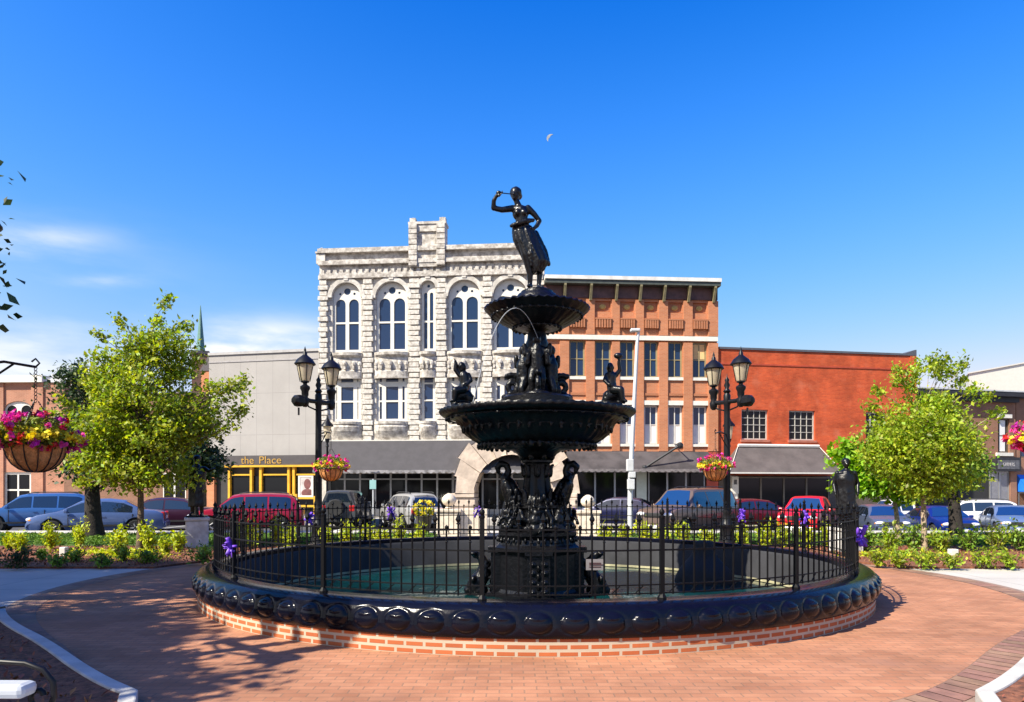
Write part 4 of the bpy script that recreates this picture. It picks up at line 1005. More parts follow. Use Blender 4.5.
# ------------------------------------------------------------------ the lady on top
bronze = mat('dark_bronze', (.004, .004, .0055), .34, 0, var=.35, vs=9, bump=.15, bs=30, spec=.38, coat=.05)
def hand(d, w, fdir, side, sc=1.0, curl=.5):
    """palm plus five separate curled fingers"""
    w = Vector(w); f = Vector(fdir).normalized(); s = Vector(side).normalized(); n_ = f.cross(s)
    d.ell(w + f * .045 * sc, (.034 * sc, .034 * sc, .04 * sc), n=8, k=6)
    for i, L_ in enumerate((.07, .08, .075, .06)):
        b0 = w + f * .075 * sc + s * (i - 1.5) * .019 * sc; b1 = b0 + f * L_ * .5 * sc + n_ * .01 * curl; b2 = b1 + (f * (1 - curl) + n_ * curl) * L_ * .5 * sc
        d.limb([b0, b1, b2], [.0095 * sc, .009 * sc, .007 * sc], 6)
    t0 = w + f * .03 * sc - s * .032 * sc; d.limb([t0, t0 - s * .03 * sc + f * .03 * sc, t0 - s * .035 * sc + f * .06 * sc], [.012 * sc, .010 * sc, .008 * sc], 6)
def head(d, c, fwd, up, r=.1, hair=True):
    c = Vector(c); f = Vector(fwd).normalized(); u = Vector(up).normalized(); s = f.cross(u); M_ = Matrix((s, f, u)).transposed()
    d.ell(c, (r * .74, r * .9, r * 1.08), M_, 14, 10); d.ell(c + f * r * .25 - u * r * .55, (r * .5, r * .55, r * .5), M_)
    d.limb([c + f * r * .88 + u * r * .15, c + f * r * 1.08 - u * r * .18], [r * .09, r * .15], 6)           # nose
    for k in (-1, 1):
        d.ell(c + f * r * .80 + s * k * r * .3 + u * r * .22, (r * .22, r * .12, r * .07), M_, 8, 5)          # brow
        d.ell(c + f * r * .80 + s * k * r * .28 + u * r * .06, (r * .12, r * .08, r * .08), M_, 8, 5)         # eye
        d.ell(c + s * k * r * .76, (r * .10, r * .18, r * .24), M_, 8, 5)                                    # ear
    d.ell(c + f * r * .82 - u * r * .48, (r * .22, r * .12, r * .07), M_, 8, 5)                              # lips
    d.ell(c + f * r * .70 - u * r * .78, (r * .2, r * .2, r * .16), M_, 8, 5)                                # chin
lady = empty('statue', (GX, FY, fz(289.4)), 0, 'black bronze woman with raised arm and windblown skirt standing atop the fountain', 'statue')
z0 = fz(289.4)
def lp(px, py, dy=0): 
    p = fp(px, py, dy); return Vector((p[0], p[1], p[2] - z0))
d = MB()
head(d, lp(515.5, 195), (-.35, -1, 0), (.02, 0, 1), .105)
d.limb([lp(516.5, 201), lp(519, 207)], [.052, .06], 10)
d.ell(lp(520, 209.5), (.165, .085, .07)); d.ell(lp(520.5, 214), (.145, .105, .13)); d.ell(lp(517.5, 214.5, -.085), (.06, .055, .06)); d.ell(lp(524, 214.5, -.085), (.06, .055, .06))
d.ell(lp(522, 222), (.115, .085, .13)); d.ell(lp(524, 231), (.16, .12, .14)); d.limb([lp(521, 212), lp(522, 222), lp(524, 232)], [.12, .105, .13], 12)
d.limb([lp(512.5, 208.5), lp(502, 210.5, -.03), lp(493.5, 209.5, -.06)], [.062, .052, .045], 10); d.limb([lp(493.5, 209.5, -.06), lp(494, 203, -.10), lp(497, 198, -.13)], [.045, .04, .03], 10)
hand(d, lp(496.5, 198.5, -.13), (.9, -.3, .2), (0, .7, .5), 1.1, .9)
d.limb([lp(528, 208.5), lp(534, 214), lp(539.5, 220.5, .02)], [.064, .052, .044], 10); d.limb([lp(539.5, 220.5, .02), lp(537, 226, -.02), lp(533.5, 230, -.06)], [.044, .04, .03], 10)
hand(d, lp(534, 229.5, -.06), (-.7, -.1, -.5), (0, .8, -.3), 1.1, .4)
d.limb([lp(521, 234, -.02), lp(526, 256, -.06), lp(530, 274, -.02), lp(530, 285)], [.12, .085, .058, .042], 12)
d.limb([lp(529, 234), lp(536, 256, .02), lp(540, 272, .05), lp(539, 284, .05)], [.12, .08, .055, .04], 12)
d.limb([lp(530.5, 286.5), lp(528, 288, -.14)], [.045, .03], 8); d.limb([lp(539, 286.5, .05), lp(541.5, 288, -.07)], [.045, .03], 8)
body = d.remesh('body', bronze, lady, .0135, 2)
d = MB()                                                  # hair
d.ell(lp(515.8, 192.6, .02), (.108, .112, .108)); d.ell(lp(518.5, 194, .09), (.07, .08, .07))
d.remesh('hair', bronze, lady, .016, 1, .008, 30)
d = MB()                                                  # thin rod held to the mouth
d.limb([lp(499.5, 196.5, -.16), lp(512.5, 197, -.12)], [.010, .008], 6); d.ell(lp(499, 196.5, -.16), (.05, .03, .035), n=8, k=6)
d.build('pipe', bronze, lady, 60)
d = MB()                                                  # skirt: folds blown back to one side
rows = [(512, 532, 226, .13), (512, 536, 232, .16), (513, 539.5, 240, .17), (516.5, 543, 248, .18), (521, 546.5, 256, .18), (524, 549.5, 262, .18), (527, 545, 268, .15), (529.5, 541, 273, .11)]
n = 40; vs = []
for i, (a, c, py, dp) in enumerate(rows):
    ca, cb = lp(a, py), lp(c, py); xm = (ca.x + cb.x) / 2; hw = (cb.x - ca.x) / 2
    for j in range(n):
        t = 2 * math.pi * j / n; f_ = 1 + .07 * math.sin(9 * t + i * .5) * min(1, i / 2) + .04 * math.sin(17 * t)
        vs.append((xm + hw * math.cos(t) * f_, dp * math.sin(t) * f_ + .02, ca.z + (.03 * math.sin(5 * t) if i > 5 else 0)))
fs = [(i * n + j, i * n + (j + 1) % n, (i + 1) * n + (j + 1) % n, (i + 1) * n + j) for i in range(len(rows) - 1) for j in range(n)] + [tuple(range(n))[::-1], tuple((len(rows) - 1) * n + j for j in range(n))]
d.add(vs, fs)
d.limb([lp(511.5, 227.5, -.08), lp(518, 226.5, -.14), lp(526, 224, -.13), lp(533, 221, -.04)], [.035, .05, .05, .035], 8)
d.limb([lp(536, 232, .05), lp(545, 250, .12), lp(549, 262, .12)], [.05, .06, .04], 8)
d.limb([lp(529.5, 236, -.12), lp(531, 256, -.14), lp(531, 268, -.11)], [.03, .035, .02], 8)
d.remesh('skirt', bronze, lady, .014, 2, .006, 25)

# cherubs on the rim of the great basin
def cherub(pxc, flip, label, pose):
    rt = empty('cherub_statue', (GX + (pxc - 537) * k_, FY - .05, fz(409)), 0, label, 'statue', 'cherubs on the basin rim'); s = flip
    rt.scale = (1.1, 1.1, 1.1); d = MB(); h = lambda x, y, z: Vector((x * s, y, z))
    d.ell(h(0, 0, .05), (.17, .16, .06)); d.limb([h(-.12, 0, .08), h(-.06, 0, .2), h(.06, .02, .22), h(.13, .02, .12)], [.07, .1, .10, .05], 9)   # dolphin seat
    d.ell(h(.12, 0, .16), (.09, .07, .08)); d.remesh('dolphin_seat', iron, rt, .014, 1, .007, 35)
    d = MB()
    if pose == 0:
        d.limb([h(.02, 0, .30), h(.04, 0, .42), h(.03, 0, .52)], [.085, .085, .085], 10); head(d, h(.00, -.01, .66), (-.5, -1, .2), (-.1, 0, 1), .082)
        d.limb([h(.02, 0, .55), h(.01, 0, .61)], [.05, .045], 8)
        d.limb([h(-.05, -.02, .54), h(-.11, -.04, .62), h(-.10, -.05, .72)], [.04, .035, .03], 8); hand(d, h(-.10, -.05, .72), (-.3, 0, 1), (0, 1, 0), .7, .4)
        d.limb([h(.10, 0, .54), h(.14, -.02, .45), h(.08, -.08, .38)], [.04, .035, .03], 8); hand(d, h(.08, -.08, .38), (-.6, -.5, -.3), (0, .5, -.7), .7, .4)
        for y_ in (-.07, .07): d.limb([h(.02, y_, .30), h(-.10, y_ * 1.4 - .05, .27), h(-.12, y_ * 1.4 - .04, .12)], [.075, .06, .04], 9); d.limb([h(-.12, y_ * 1.4 - .04, .12), h(-.17, y_ * 1.4 - .06, .10)], [.035, .025], 7)
    else:
        d.limb([h(.0, 0, .30), h(-.02, 0, .42), h(-.02, 0, .52)], [.085, .08, .085], 10); head(d, h(-.04, -.02, .65), (-.2, -1, .1), (0, 0, 1), .08)
        d.limb([h(-.02, 0, .55), h(-.03, 0, .60)], [.05, .045], 8)
        d.limb([h(.06, 0, .54), h(.12, 0, .62), h(.10, -.02, .74)], [.04, .035, .03], 8); hand(d, h(.10, -.02, .74), (.1, -.2, 1), (0, 1, 0), .7, .4)
        d.ell(h(.09, -.03, .84), (.075, .06, .05))
        d.limb([h(-.09, 0, .54), h(-.13, -.05, .45), h(-.08, -.09, .38)], [.04, .035, .03], 8); hand(d, h(-.08, -.09, .38), (.5, -.5, -.4), (0, .5, -.7), .7, .4)
        for y_ in (-.07, .07): d.limb([h(.0, y_, .30), h(.11, y_ * 1.4 - .06, .28), h(.14, y_ * 1.4 - .06, .13)], [.075, .06, .04], 9); d.limb([h(.14, y_ * 1.4 - .06, .13), h(.19, y_ * 1.4 - .09, .10)], [.035, .025], 7)
    d.remesh('body', bronze, rt, .011, 2); return rt
cherub(462.5, 1, 'small black cherub with one arm lifted on the basin rim before the stone building', 0)
cherub(612, 1, 'small black cherub holding a bowl overhead on the basin rim before the brick building', 1)

# dark bell-shaped mound in the pool
q = MB().lathe([(.58, -.6), (.58, -.16), (.56, -.05), (.50, .08), (.42, .17), (.32, .28), (.25, .36), (.21, .46), (.20, .56), (.19, .63), (.12, .66), (0, .665)], 28, fn=lambda t, i, r, z: (r * (1 + .03 * math.sin(5 * t + i)), z))
tag(q.build('pump_cover', mat('matt_black', (.008, .008, .009), .8, var=.2, bump=.3), None, 60, loc=(X(704, 14.35), 14.35, 0)), 'matt black bell-shaped mound standing in the pool water', 'pump cover')
# ------------------------------------------------------------------ lamp posts and hanging baskets
lampm = mat('lamp_black', (.005, .005, .007), .42, 0, var=.2, vs=6, spec=.3)
lgl = mat('frosted_lamp_glass', (.72, .64, .48), .35, 0, var=.1, vs=6, trans=.45)
def lamp(px, Y, arm, hook, label, group='twin-lantern lamp posts round the plaza', x=None):
    x0 = X(px, Y) if x is None else x
    rt = empty('lamp_post', (x0, Y, 0), 0, label, 'street lamp', group); rt.scale = (1, 1, .955)
    ax = Vector((arm[0], arm[1], 0)).normalized(); hk = Vector((hook[0], hook[1], 0)).normalized()
    q = MB().lathe([(.27, 0), (.27, .10), (.24, .13), (.24, .22), (.21, .30), (.19, .65), (.21, .70), (.15, .80), (.12, 1.05), (.14, 1.10), (.105, 1.18), (.10, 1.4), (.085, 4.0), (.085, 4.28), (.10, 4.32), (.10, 4.60), (.07, 4.66)], 16, fn=lambda t, i, r, z: (r * (1 + .04 * math.cos(8 * t) * (1 if 4 < i < 14 else 0)), z))
    q.build('shaft', lampm, rt, 50)
    MB().lathe([(.07, 4.66), (.11, 4.72), (.05, 4.80), (.09, 4.90), (.05, 5.0), (.07, 5.06), (.02, 5.14), (0, 5.26)], 12).build('finial', lampm, rt, 60)
    q = MB(); q.tube([-ax * .48 + Vector((0, 0, 4.44)), -ax * .3 + Vector((0, 0, 4.40)), ax * .3 + Vector((0, 0, 4.40)), ax * .48 + Vector((0, 0, 4.44))], .065, 8)
    for s_ in (-1, 1):
        q.lathe([(.05, 4.2), (.10, 4.26), (.12, 4.40), (.08, 4.50), (.10, 4.56), (.10, 4.66), (.14, 4.74), (.14, 4.80), (.06, 4.86), (.06, 4.90)], 12, ax * s_ * .48)
        q.tube([ax * s_ * .1 + Vector((0, 0, 4.15)), ax * s_ * .35 + Vector((0, 0, 4.22)), ax * s_ * .5 + Vector((0, 0, 4.38))], .025, 6)
    q.build('cross_arm', lampm, rt, 50)
    for s_ in (-1, 1):
        c = ax * s_ * .48
        lan = MB().lathe([(.05, 4.90), (.12, 4.93), (.12, 4.96), (.09, 4.97)], 12, c)
        for k in range(6):
            t = 2 * math.pi * k / 6; e = Vector((math.cos(t), math.sin(t), 0)); lan.tube([c + e * .14 + Vector((0, 0, 4.95)), c + e * .235 + Vector((0, 0, 5.46))], .012, 5)
        lo = lan.build('lantern', lampm, rt, 50)
        MB().lathe([(.115, 4.965), (.135, 5.0), (.225, 5.45), (.0, 5.46)], 16, c).build('lamp_glass', lgl, lo, 50)
        MB().lathe([(.28, 5.44), (.30, 5.47), (.28, 5.50), (.22, 5.60), (.10, 5.70), (.06, 5.74), (.06, 5.80), (.03, 5.84), (.035, 5.88), (0, 6.0)], 16, c).build('lantern_cap', lampm, lo, 50)
    q = MB(); c = ax * .70 + Vector((0, 0, 4.36)); M_ = Matrix.Translation(c) @ Matrix.Rotation(math.atan2(ax.y, ax.x), 4, 'Z')
    q.lathe([(.0, -.19), (.10, -.18), (.17, -.10), (.185, 0), (.17, .10), (.10, .18), (0, .19)], 8, m=M_ @ Matrix.Rotation(R(90), 4, 'Y') @ Matrix.Rotation(R(22.5), 4, 'Z'))
    q.tube([c - Vector((0, 0, .2)), c - Vector((0, 0, .42))], .03, 6); q.build('floodlight', lampm, rt, 30)
    q = MB(); e = hk * .9 + Vector((0, 0, 3.40))
    q.tube([hk * .06 + Vector((0, 0, 3.42)), hk * .5 + Vector((0, 0, 3.47)), e], .018, 6); q.tube([hk * .06 + Vector((0, 0, 3.08)), hk * .3 + Vector((0, 0, 3.22)), hk * .62 + Vector((0, 0, 3.44))], .014, 6)
    q.tube([e, e + hk * .05 + Vector((0, 0, .05)), e + Vector((0, 0, .11)), e - hk * .05 + Vector((0, 0, .07))], .012, 6)
    for k in range(9):
        t = k / 8 * 2 * math.pi; q.ell(hk * (.36 + .07 * math.cos(t)) + Vector((0, 0, 3.37 + .07 * math.sin(t))), .014, n=6, k=4)
    q.build('hook_arm', lampm, rt, 60)
    return Vector((x0, Y, 0)) + Vector((e.x, e.y, e.z * .955))
coco = mat('coir_liner', (.62, .27, .09), .9, var=.3, vs=12, bump=.8, bs=50)
wire = mat('basket_wire', (.02, .016, .014), .5, var=0)
fol = mat('basket_foliage', (.16, .20, .015), .7, var=.3, vs=4, island=.4, trans=.3)
petal = {k: mat(k + '_petals', c, .6, var=.15, vs=8, island=.3, trans=.25) for k, c in {'pink': (.72, .05, .30), 'red': (.62, .02, .03), 'yellow': (.74, .60, .03), 'magenta': (.55, .02, .38)}.items()}
def basket(p, label, seed, dens=1.0):
    """hangs from the point p"""
    rt = empty('hanging_basket', p - Vector((0, 0, 1.33)), 0, label, 'flower basket', 'hanging flower baskets'); rt.scale = (.85, .85, .9); g = np.random.default_rng(seed)
    pr = [(0, 0), (.10, .005), (.20, .04), (.29, .11), (.35, .20), (.385, .30), (.395, .38)]
    MB().lathe(pr + [(.36, .38), (0, .33)], 28).build('liner', coco, rt, 60)
    q = MB()
    for k in range(14):
        t = 2 * math.pi * k / 14; q.tube([((r + .012) * math.cos(t), (r + .012) * math.sin(t), z - .004) for r, z in pr], .009, 4)
    for z, r in ((.38, .41),): q.tube([(r * math.cos(2 * math.pi * k / 28), r * math.sin(2 * math.pi * k / 28), z) for k in range(29)], .012, 5)
    q.build('wire_frame', wire, rt, 60)
    q = MB()
    for k in range(3):
        t = 2 * math.pi * k / 3 + 2.6; a = Vector((.39 * math.cos(t), .39 * math.sin(t), .38)); b = Vector((.03 * math.cos(t), .03 * math.sin(t), 1.0))
        for i in range(22):
            u0, u1 = i / 22, (i + .8) / 22; q.tube([a.lerp(b, u0), a.lerp(b, u1)], .008 if i % 2 else .011, 4)
    for k in range(10):
        c = Vector((0, 0, 1.0 + k * .05)); q.tube([c + Vector((.02 * math.cos(s), 0.012 * math.sin(3 * s), .028 * math.sin(s))) for s in [2 * math.pi * i / 8 for i in range(9)]], .006, 4)
    q.build('chain', wire, rt)
    n = int(1500 * dens); u = g.normal(size=(n, 3)); u /= np.linalg.norm(u, axis=1, keepdims=True); rad = g.uniform(.35, 1.08, n) ** .5
    C = u * rad[:, None] * np.array([.52, .52, .30]); C[:, 2] = np.where(C[:, 2] < 0, C[:, 2] * .75, C[:, 2]) + .47
    C = C[(np.hypot(C[:, 0], C[:, 1]) > .40) | (C[:, 2] > .36)]
    leaf_mesh('foliage', C, .075, fol, rt, g, outc=np.array([0, 0, .4]))
    for nm, cnt, lo in (('pink', 34, .35), ('yellow', 62, .2), ('red', 16, .3), ('magenta', 10, .35)):
        P = []
        for k in range(int(cnt * dens)):
            v = g.normal(size=3); v /= np.linalg.norm(v); 
            if nm == 'yellow': v[2] = abs(v[2]) * .5 - .15
            c = v * np.array([.56, .56, .34]) * g.uniform(.93, 1.12); c[2] = (c[2] * .7 if c[2] < 0 else c[2]) + .48
            P += [c + g.normal(size=3) * .022 for _ in range(16)]
        leaf_mesh('blossom', P, .06, petal[nm], rt, g, shape=.9, outc=np.array([0, 0, .4]))
    return rt
LY = 20.4
e1 = lamp(318.5, LY, (-.56, -.82), (.6, -.8), 'black twin-lantern lamp post in front of the yellow shopfront')
e2 = lamp(727, LY, (.56, -.82), (-.6, -.8), 'black twin-lantern lamp post in front of the red brick building')
lw = Vector((X(38, 9.0), 9.0)); 
e3 = lamp(0, 9.0, (.4, -.92), (1, 0), 'black lamp post standing in the near bed with arm holding the big flower basket', x=lw.x - .93)
e4 = lamp(0, 8.7, (-.4, -.9), (-.95, .3), 'black lamp post in the near bed on the sunlit side of the plaza', x=2 * FX - lw.x + 1.02)
e5 = lamp(0, 4.96, (.75, -.66), (.75, .66), 'black lamp post beside the iron bench', x=-6.30)
basket(e1, 'small flower basket hanging before the yellow shopfront lamp post', 1, .8)
basket(e2, 'flower basket with pink blooms hanging before the red brick building', 2, .8)
basket(e3, 'large near flower basket of pink and yellow blooms hanging from black hook', 3, 1.6)
basket(e4, 'pink flower basket cut by the sunlit edge of the view', 4, 1.4)
basket(e5, 'flower basket on the lamp post beside the iron bench', 5, .8)
def small_lamp(px, Y, py, label):
    rt = empty('street_lantern', (X(px, Y), Y, 0), 0, label, 'street lamp', 'single lanterns across the street'); h = Z(py, Y)
    MB().lathe([(.2, .1), (.16, .6), (.07, .9), (.055, h - 1.7), (.10, h - 1.65), (.05, h - 1.5), (.12, h - 1.35), (.13, h - 1.25)], 10).build('shaft', lampm, rt, 50)
    MB().lathe([(.13, h - 1.25), (.22, h - .6), (0, h - .59)], 10).build('lamp_glass', lgl, rt, 50)
    MB().lathe([(.34, h - .6), (.30, h - .5), (.12, h - .3), (.05, h - .1), (0, h)], 10).build('lantern_cap', lampm, rt, 50)
small_lamp(327.3, 37.4, 415, 'single lantern street lamp in front of the grey awning of the stone building'); small_lamp(729, 37.4, 415, 'single lantern street lamp behind the lamp post at the red brick building')

# ------------------------------------------------------------------ bronze figures on stone pedestals
sp_m = mat('pedestal_stone', (.55, .54, .52), .9, var=.25, vs=3, bump=1, bs=8)
def figure(px, Y, z0, h, face, label, plabel, pw, pose):
    ps = empty('stone_pedestal', (X(px, Y), Y, 0), R(24 if pose == 0 else 8), plabel, 'pedestal')
    q = MB(); q.box(-pw / 2, -pw / 2, .0, pw / 2, pw / 2, z0 - .10); o = q.build('block', sp_m, ps, bevel=.04)
    MB().box(-pw / 2 - .03, -pw / 2 - .03, z0 - .099, pw / 2 + .03, pw / 2 + .03, z0 - .004).build('cap', sp_m, ps, bevel=.02)
    rt = empty('bronze_statue', (X(px, Y), Y, z0), face, label, 'statue'); d = MB(); k = h / 1.8; V = lambda x, y, z: Vector((x, y, z)) * k
    d.box(-.26 * k, -.26 * k, 0, .26 * k, .26 * k, .05)
    for s_ in (-1, 1):
        d.limb([V(s_ * .10, 0, .92), V(s_ * .12, -.03, .50), V(s_ * .13, .02, .10)], [.10 * k, .075 * k, .055 * k], 10); d.limb([V(s_ * .13, .03, .09), V(s_ * .15, -.15, .075)], [.055 * k, .04 * k], 8)
    d.limb([V(0, 0, .92), V(0, 0, 1.15), V(0, .01, 1.38)], [.16 * k, .15 * k, .17 * k], 12); d.ell(V(0, 0, 1.42), (.21 * k, .11 * k, .09 * k)); d.limb([V(0, 0, 1.45), V(0, -.01, 1.56)], [.065 * k, .055 * k], 8)
    head(d, V(0, -.02, 1.67), (0, -1, -.1), (0, 0, 1), .112 * k)
    for s_ in (-1, 1):
        sh = V(s_ * .21, 0, 1.42)
        if pose == 0 and s_ == 1:
            d.limb([sh, V(.36, -.10, 1.34), V(.52, -.28, 1.40)], [.065 * k, .055 * k, .04 * k], 9); hand(d, V(.52, -.28, 1.40), (.6, -.8, .15), (.5, .4, 0), 1.0, .2)
        elif pose == 1:
            d.limb([sh, V(s_ * .29, .02, 1.15), V(s_ * .10, -.22, 1.12)], [.07 * k, .06 * k, .045 * k], 9); hand(d, V(s_ * .10, -.22, 1.12), (-s_, -.2, .1), (0, .2, 1), 1.0, .6)
        else:
            d.limb([sh, V(s_ * .29, .03, 1.14), V(s_ * .27, -.08, .90)], [.065 * k, .055 * k, .04 * k], 9); hand(d, V(s_ * .27, -.08, .90), (0, -.1, -1), (0, 1, 0), 1.0, .4)
    d.remesh('body', bronze, rt, .017, 2)
    d = MB()                     # long coat
    rows = [(.25, .16, 1.40), (.26, .19, 1.25), (.23, .18, 1.08), (.24, .19, .9), (.245, .20, .65), (.25, .21, .42), (.25, .21, .30)]; n = 28
    d.v = [Vector((a * math.cos(2 * math.pi * j / n) * (1 + .05 * math.sin(7 * 2 * math.pi * j / n) * (i > 2)), b * math.sin(2 * math.pi * j / n) * (1 + .05 * math.sin(7 * 2 * math.pi * j / n) * (i > 2)), z)) * k for i, (a, b, z) in enumerate(rows) for j in range(n)]
    d.f = [(i * n + j, i * n + (j + 1) % n, (i + 1) * n + (j + 1) % n, (i + 1) * n + j) for i in range(len(rows) - 1) for j in range(n)] + [tuple(range(n))[::-1], tuple((len(rows) - 1) * n + j for j in range(n))]
    d.remesh('coat', bronze, rt, .02, 2, .006, 12)
    d = MB(); d.ell(V(0, .02, 1.72), (.115 * k, .125 * k, .10 * k)); d.remesh('hair', bronze, rt, .018, 1, .008, 30)
    return rt
figure(197, 20.2, Z(517, 20.2), 1.75, R(10), 'dark bronze standing figure with one arm out on a pale block under the leafy tree', 'rough pale granite block under the bronze figure beside the red car', .60, 0)
figure(846, 18.9, Z(527, 18.9), 1.82, R(-15), 'dark bronze standing figure in a long coat beside the bright green maple', 'pale stone block under the bronze figure near the red pickup', .62, 2)

# ------------------------------------------------------------------ walls, poles, signs, bench
cream = mat('cream_stone', (.62, .53, .42), .9, var=.15, vs=3, bump=.8, bs=10)
def pier(px, Y, label, w, zt, zb, side):
    rt = empty('entrance_wall', (X(px, Y), Y, .05), 0, label, 'garden wall', 'cream entrance walls')
    q = MB().box(-w / 2, -w / 2, 0, w / 2, w / 2, zt); q.box(-w / 2 - .06, -w / 2 - .06, zt + .001, w / 2 + .06, w / 2 + .06, zt + .10); q.build('pier', cream, rt, bevel=.02)
    MB().lathe([(.10, zt + .10), (.14, zt + .14), (.08, zt + .20), (.20, zt + .27), (.26, zt + .38), (.25, zt + .48), (.16, zt + .58), (.06, zt + .64), (0, zt + .65)], 16).build('ball_finial', cream, rt, 60)
    x1 = side * 1.35; MB().box(min(side * (w / 2 + .01), x1), -.18, 0, max(side * (w / 2 + .01), x1), .18, zb).build('wall', cream, rt, bevel=.02)
pier(449, 25.0, 'cream stone wall with ball-topped pier below the stone arch beside the silver car', .8, .85, .95, 1)
pier(588, 25.0, 'cream stone wall with ball-topped pier beside the light pole', .75, .80, .72, -1)
galv = mat('galvanised_pole', (.55, .56, .57), .5, .1, var=.1, vs=3)
Yp = 26.3; rt = empty('light_pole', (X(630, Yp), Yp, .1), 0, 'tall thin pale street light pole with boxes beside the dark van', 'light pole')
xt = X(638.5, Yp) - X(630, Yp)
MB().tube([(0, 0, 0), (.02, 0, Z(480, Yp)), (xt * .85, 0, Z(345, Yp)), (xt, 0, Z(335, Yp)), (xt - .05, 0, Z(332.5, Yp))], [.11, .095, .06, .05, .045], 8).build('shaft', galv, rt, 60)
MB().box(xt - .3, -.13, Z(334.5, Yp), xt + .05, .13, Z(331.5, Yp)).build('luminaire', galv, rt, bevel=.03)
for px_, a, b in ((629.5, 474, 462), (631.5, 480.5, 474.5), (630.5, 492, 482)): MB().box(X(px_ - 3.4, Yp) - X(630, Yp), -.2, Z(a, Yp), X(px_ + 3.4, Yp) - X(630, Yp), .02, Z(b, Yp)).build('control_box', galv, rt, bevel=.02)
MB().lathe([(.2, .0), (.2, .1), (.13, .14)], 10).build('base', galv, rt)
Ys = 37.4; rt = empty('street_sign', (X(373, Ys), Ys, .13), 0, 'small pale teal street sign on a thin post before the stone building', 'sign')
MB().box(-.03, -.03, 0, .03, .03, Z(479, Ys) - .13).build('post', galv, rt); MB().box(-.17, -.06, Z(489, Ys) - .13, .17, -.035, Z(480, Ys) - .13).build('board', mat('teal_sign', (.28, .50, .48), .5, var=.05), rt)
Yr = 38.6; rt = empty('yellow_railing', (X(292, Yr), Yr, .13), Fg.rz, 'bright yellow rail barrier outside the shopfront behind the red car', 'railing')
q = MB(); 
for px_ in (291, 296.5): q.box(X(px_, Yr) - X(292, Yr) - .07, -.07, 0, X(px_, Yr) - X(292, Yr) + .07, .07, Z(494, Yr) - .13)
q.build('post', yel, rt); q = MB(); xa, xb = .4, X(316, Yr) - X(292, Yr)
for py in (498, 506): q.box(xa, -.04, Z(py + 1, Yr) - .13, xb, .04, Z(py - 1, Yr) - .13)
q.box(xb, -.07, 0, xb + .14, .07, Z(496, Yr) - .13); q.build('rail', yel, rt)
# planter with yellow flowers before the silver car
g = np.random.default_rng(21); rt = empty('flower_planter', (X(424, 25.6), 25.6, .11), 0, 'round planter of yellow flowers in front of the silver car', 'planter')
MB().lathe([(.18, 0), (.2, .05), (.3, .55), (.33, .6), (.28, .62), (0, .58)], 16).build('pot', mat('dark_pot', (.05, .045, .04), .6), rt, 50)
u = g.normal(size=(260, 3)); u /= np.linalg.norm(u, axis=1, keepdims=True); leaf_mesh('foliage', u * [.36, .36, .22] * g.uniform(.5, 1, (260, 1)) + [0, 0, .78], .1, fol, rt, g)
u = g.normal(size=(160, 3)); u /= np.linalg.norm(u, axis=1, keepdims=True); leaf_mesh('blossom', u * [.38, .38, .3] + [0, 0, .88], .11, petal['yellow'], rt, g, shape=.9)
# bench end in the near corner
rt = empty('bench', (-2.90, 3.10, .06), R(90), 'pale slatted bench with black scrolled iron arm in the near mulch bed', 'bench')
slat = mat('pale_slat', (.46, .48, .52), .35, 0, var=.08, vs=4)
for nm, lst in (('seat', [(-.24 + .105 * k, .36) for k in range(5)]),):
    q = MB(); 
    for y_, z_ in lst: q.box(-.75, y_ - .045, z_, .75, y_ + .045, z_ + .03)
    q.build(nm, slat, rt, bevel=.008)
q = MB()
for k in range(4): q.box(-.75, .30 + .03 * k, .46 + .1 * k, .75, .325 + .03 * k, .54 + .1 * k)
q.build('backrest', slat, rt, bevel=.008)
for x_ in (-.78, .78):
    q = MB(); q.tube([(x_, -.28, 0), (x_, -.26, .36)], .02, 8); q.tube([(x_, .34, 0), (x_, .27, .36), (x_, .42, .88)], .02, 8); q.tube([(x_, -.28, .36), (x_, .28, .36)], .018, 8)
    q.build('leg', lampm, rt, 60)
    q = MB(); pts = []
    pts = [(x_ + .09, .33, .60), (x_ + .09, .15, .655), (x_ + .09, -.02, .675), (x_ + .09, -.18, .665), (x_ + .09, -.28, .63), (x_ + .09, -.335, .56), (x_ + .09, -.34, .48)] + [(x_ + .09, -.26 - .08 * math.cos(i * .6) * (1 - .07 * i), .48 - .08 * math.sin(i * .6) * (1 - .07 * i)) for i in range(1, 11)]
    q.tube(pts, .017, 8); q.tube([(x_, -.27, .36), (x_, -.25, .46)], .016, 6); q.build('armrest', lampm, rt, 60)
    MB().box(x_ - .07, -.27, .505, x_ + .07, .30, .585).build('arm_pad', slat, rt, bevel=.03)
# moon: the sunlit crescent only
q = MB(); Dm = 9000; rm = Dm * 4.3 / F; pl = [(rm * math.cos(t), rm * math.sin(t)) for t in [R(60 + 170 * i / 24) for i in range(25)]]
pl += [(rm * .45 * math.cos(R(145)) + .78 * rm * math.cos(t), rm * -.45 * 0 + .78 * rm * math.sin(t) - .35 * rm * 0) for t in []]
inn = []
for i in range(25):
    t = R(230 - 170 * i / 24); w = math.sin(math.pi * i / 24); inn.append((rm * math.cos(t) * (1 - .62 * w), rm * math.sin(t) * (1 - .62 * w)))
q.prism(pl + inn[1:-1], -5, 5)
mm = mat('moon_rock', (.34, .36, .40), 1, var=.2, vs=.02, spec=0)
tag(q.build('moon', mm, None, loc=(X(551, Dm), Dm, Z(138.5, Dm))), 'tiny pale crescent moon in the clear blue sky', 'moon')
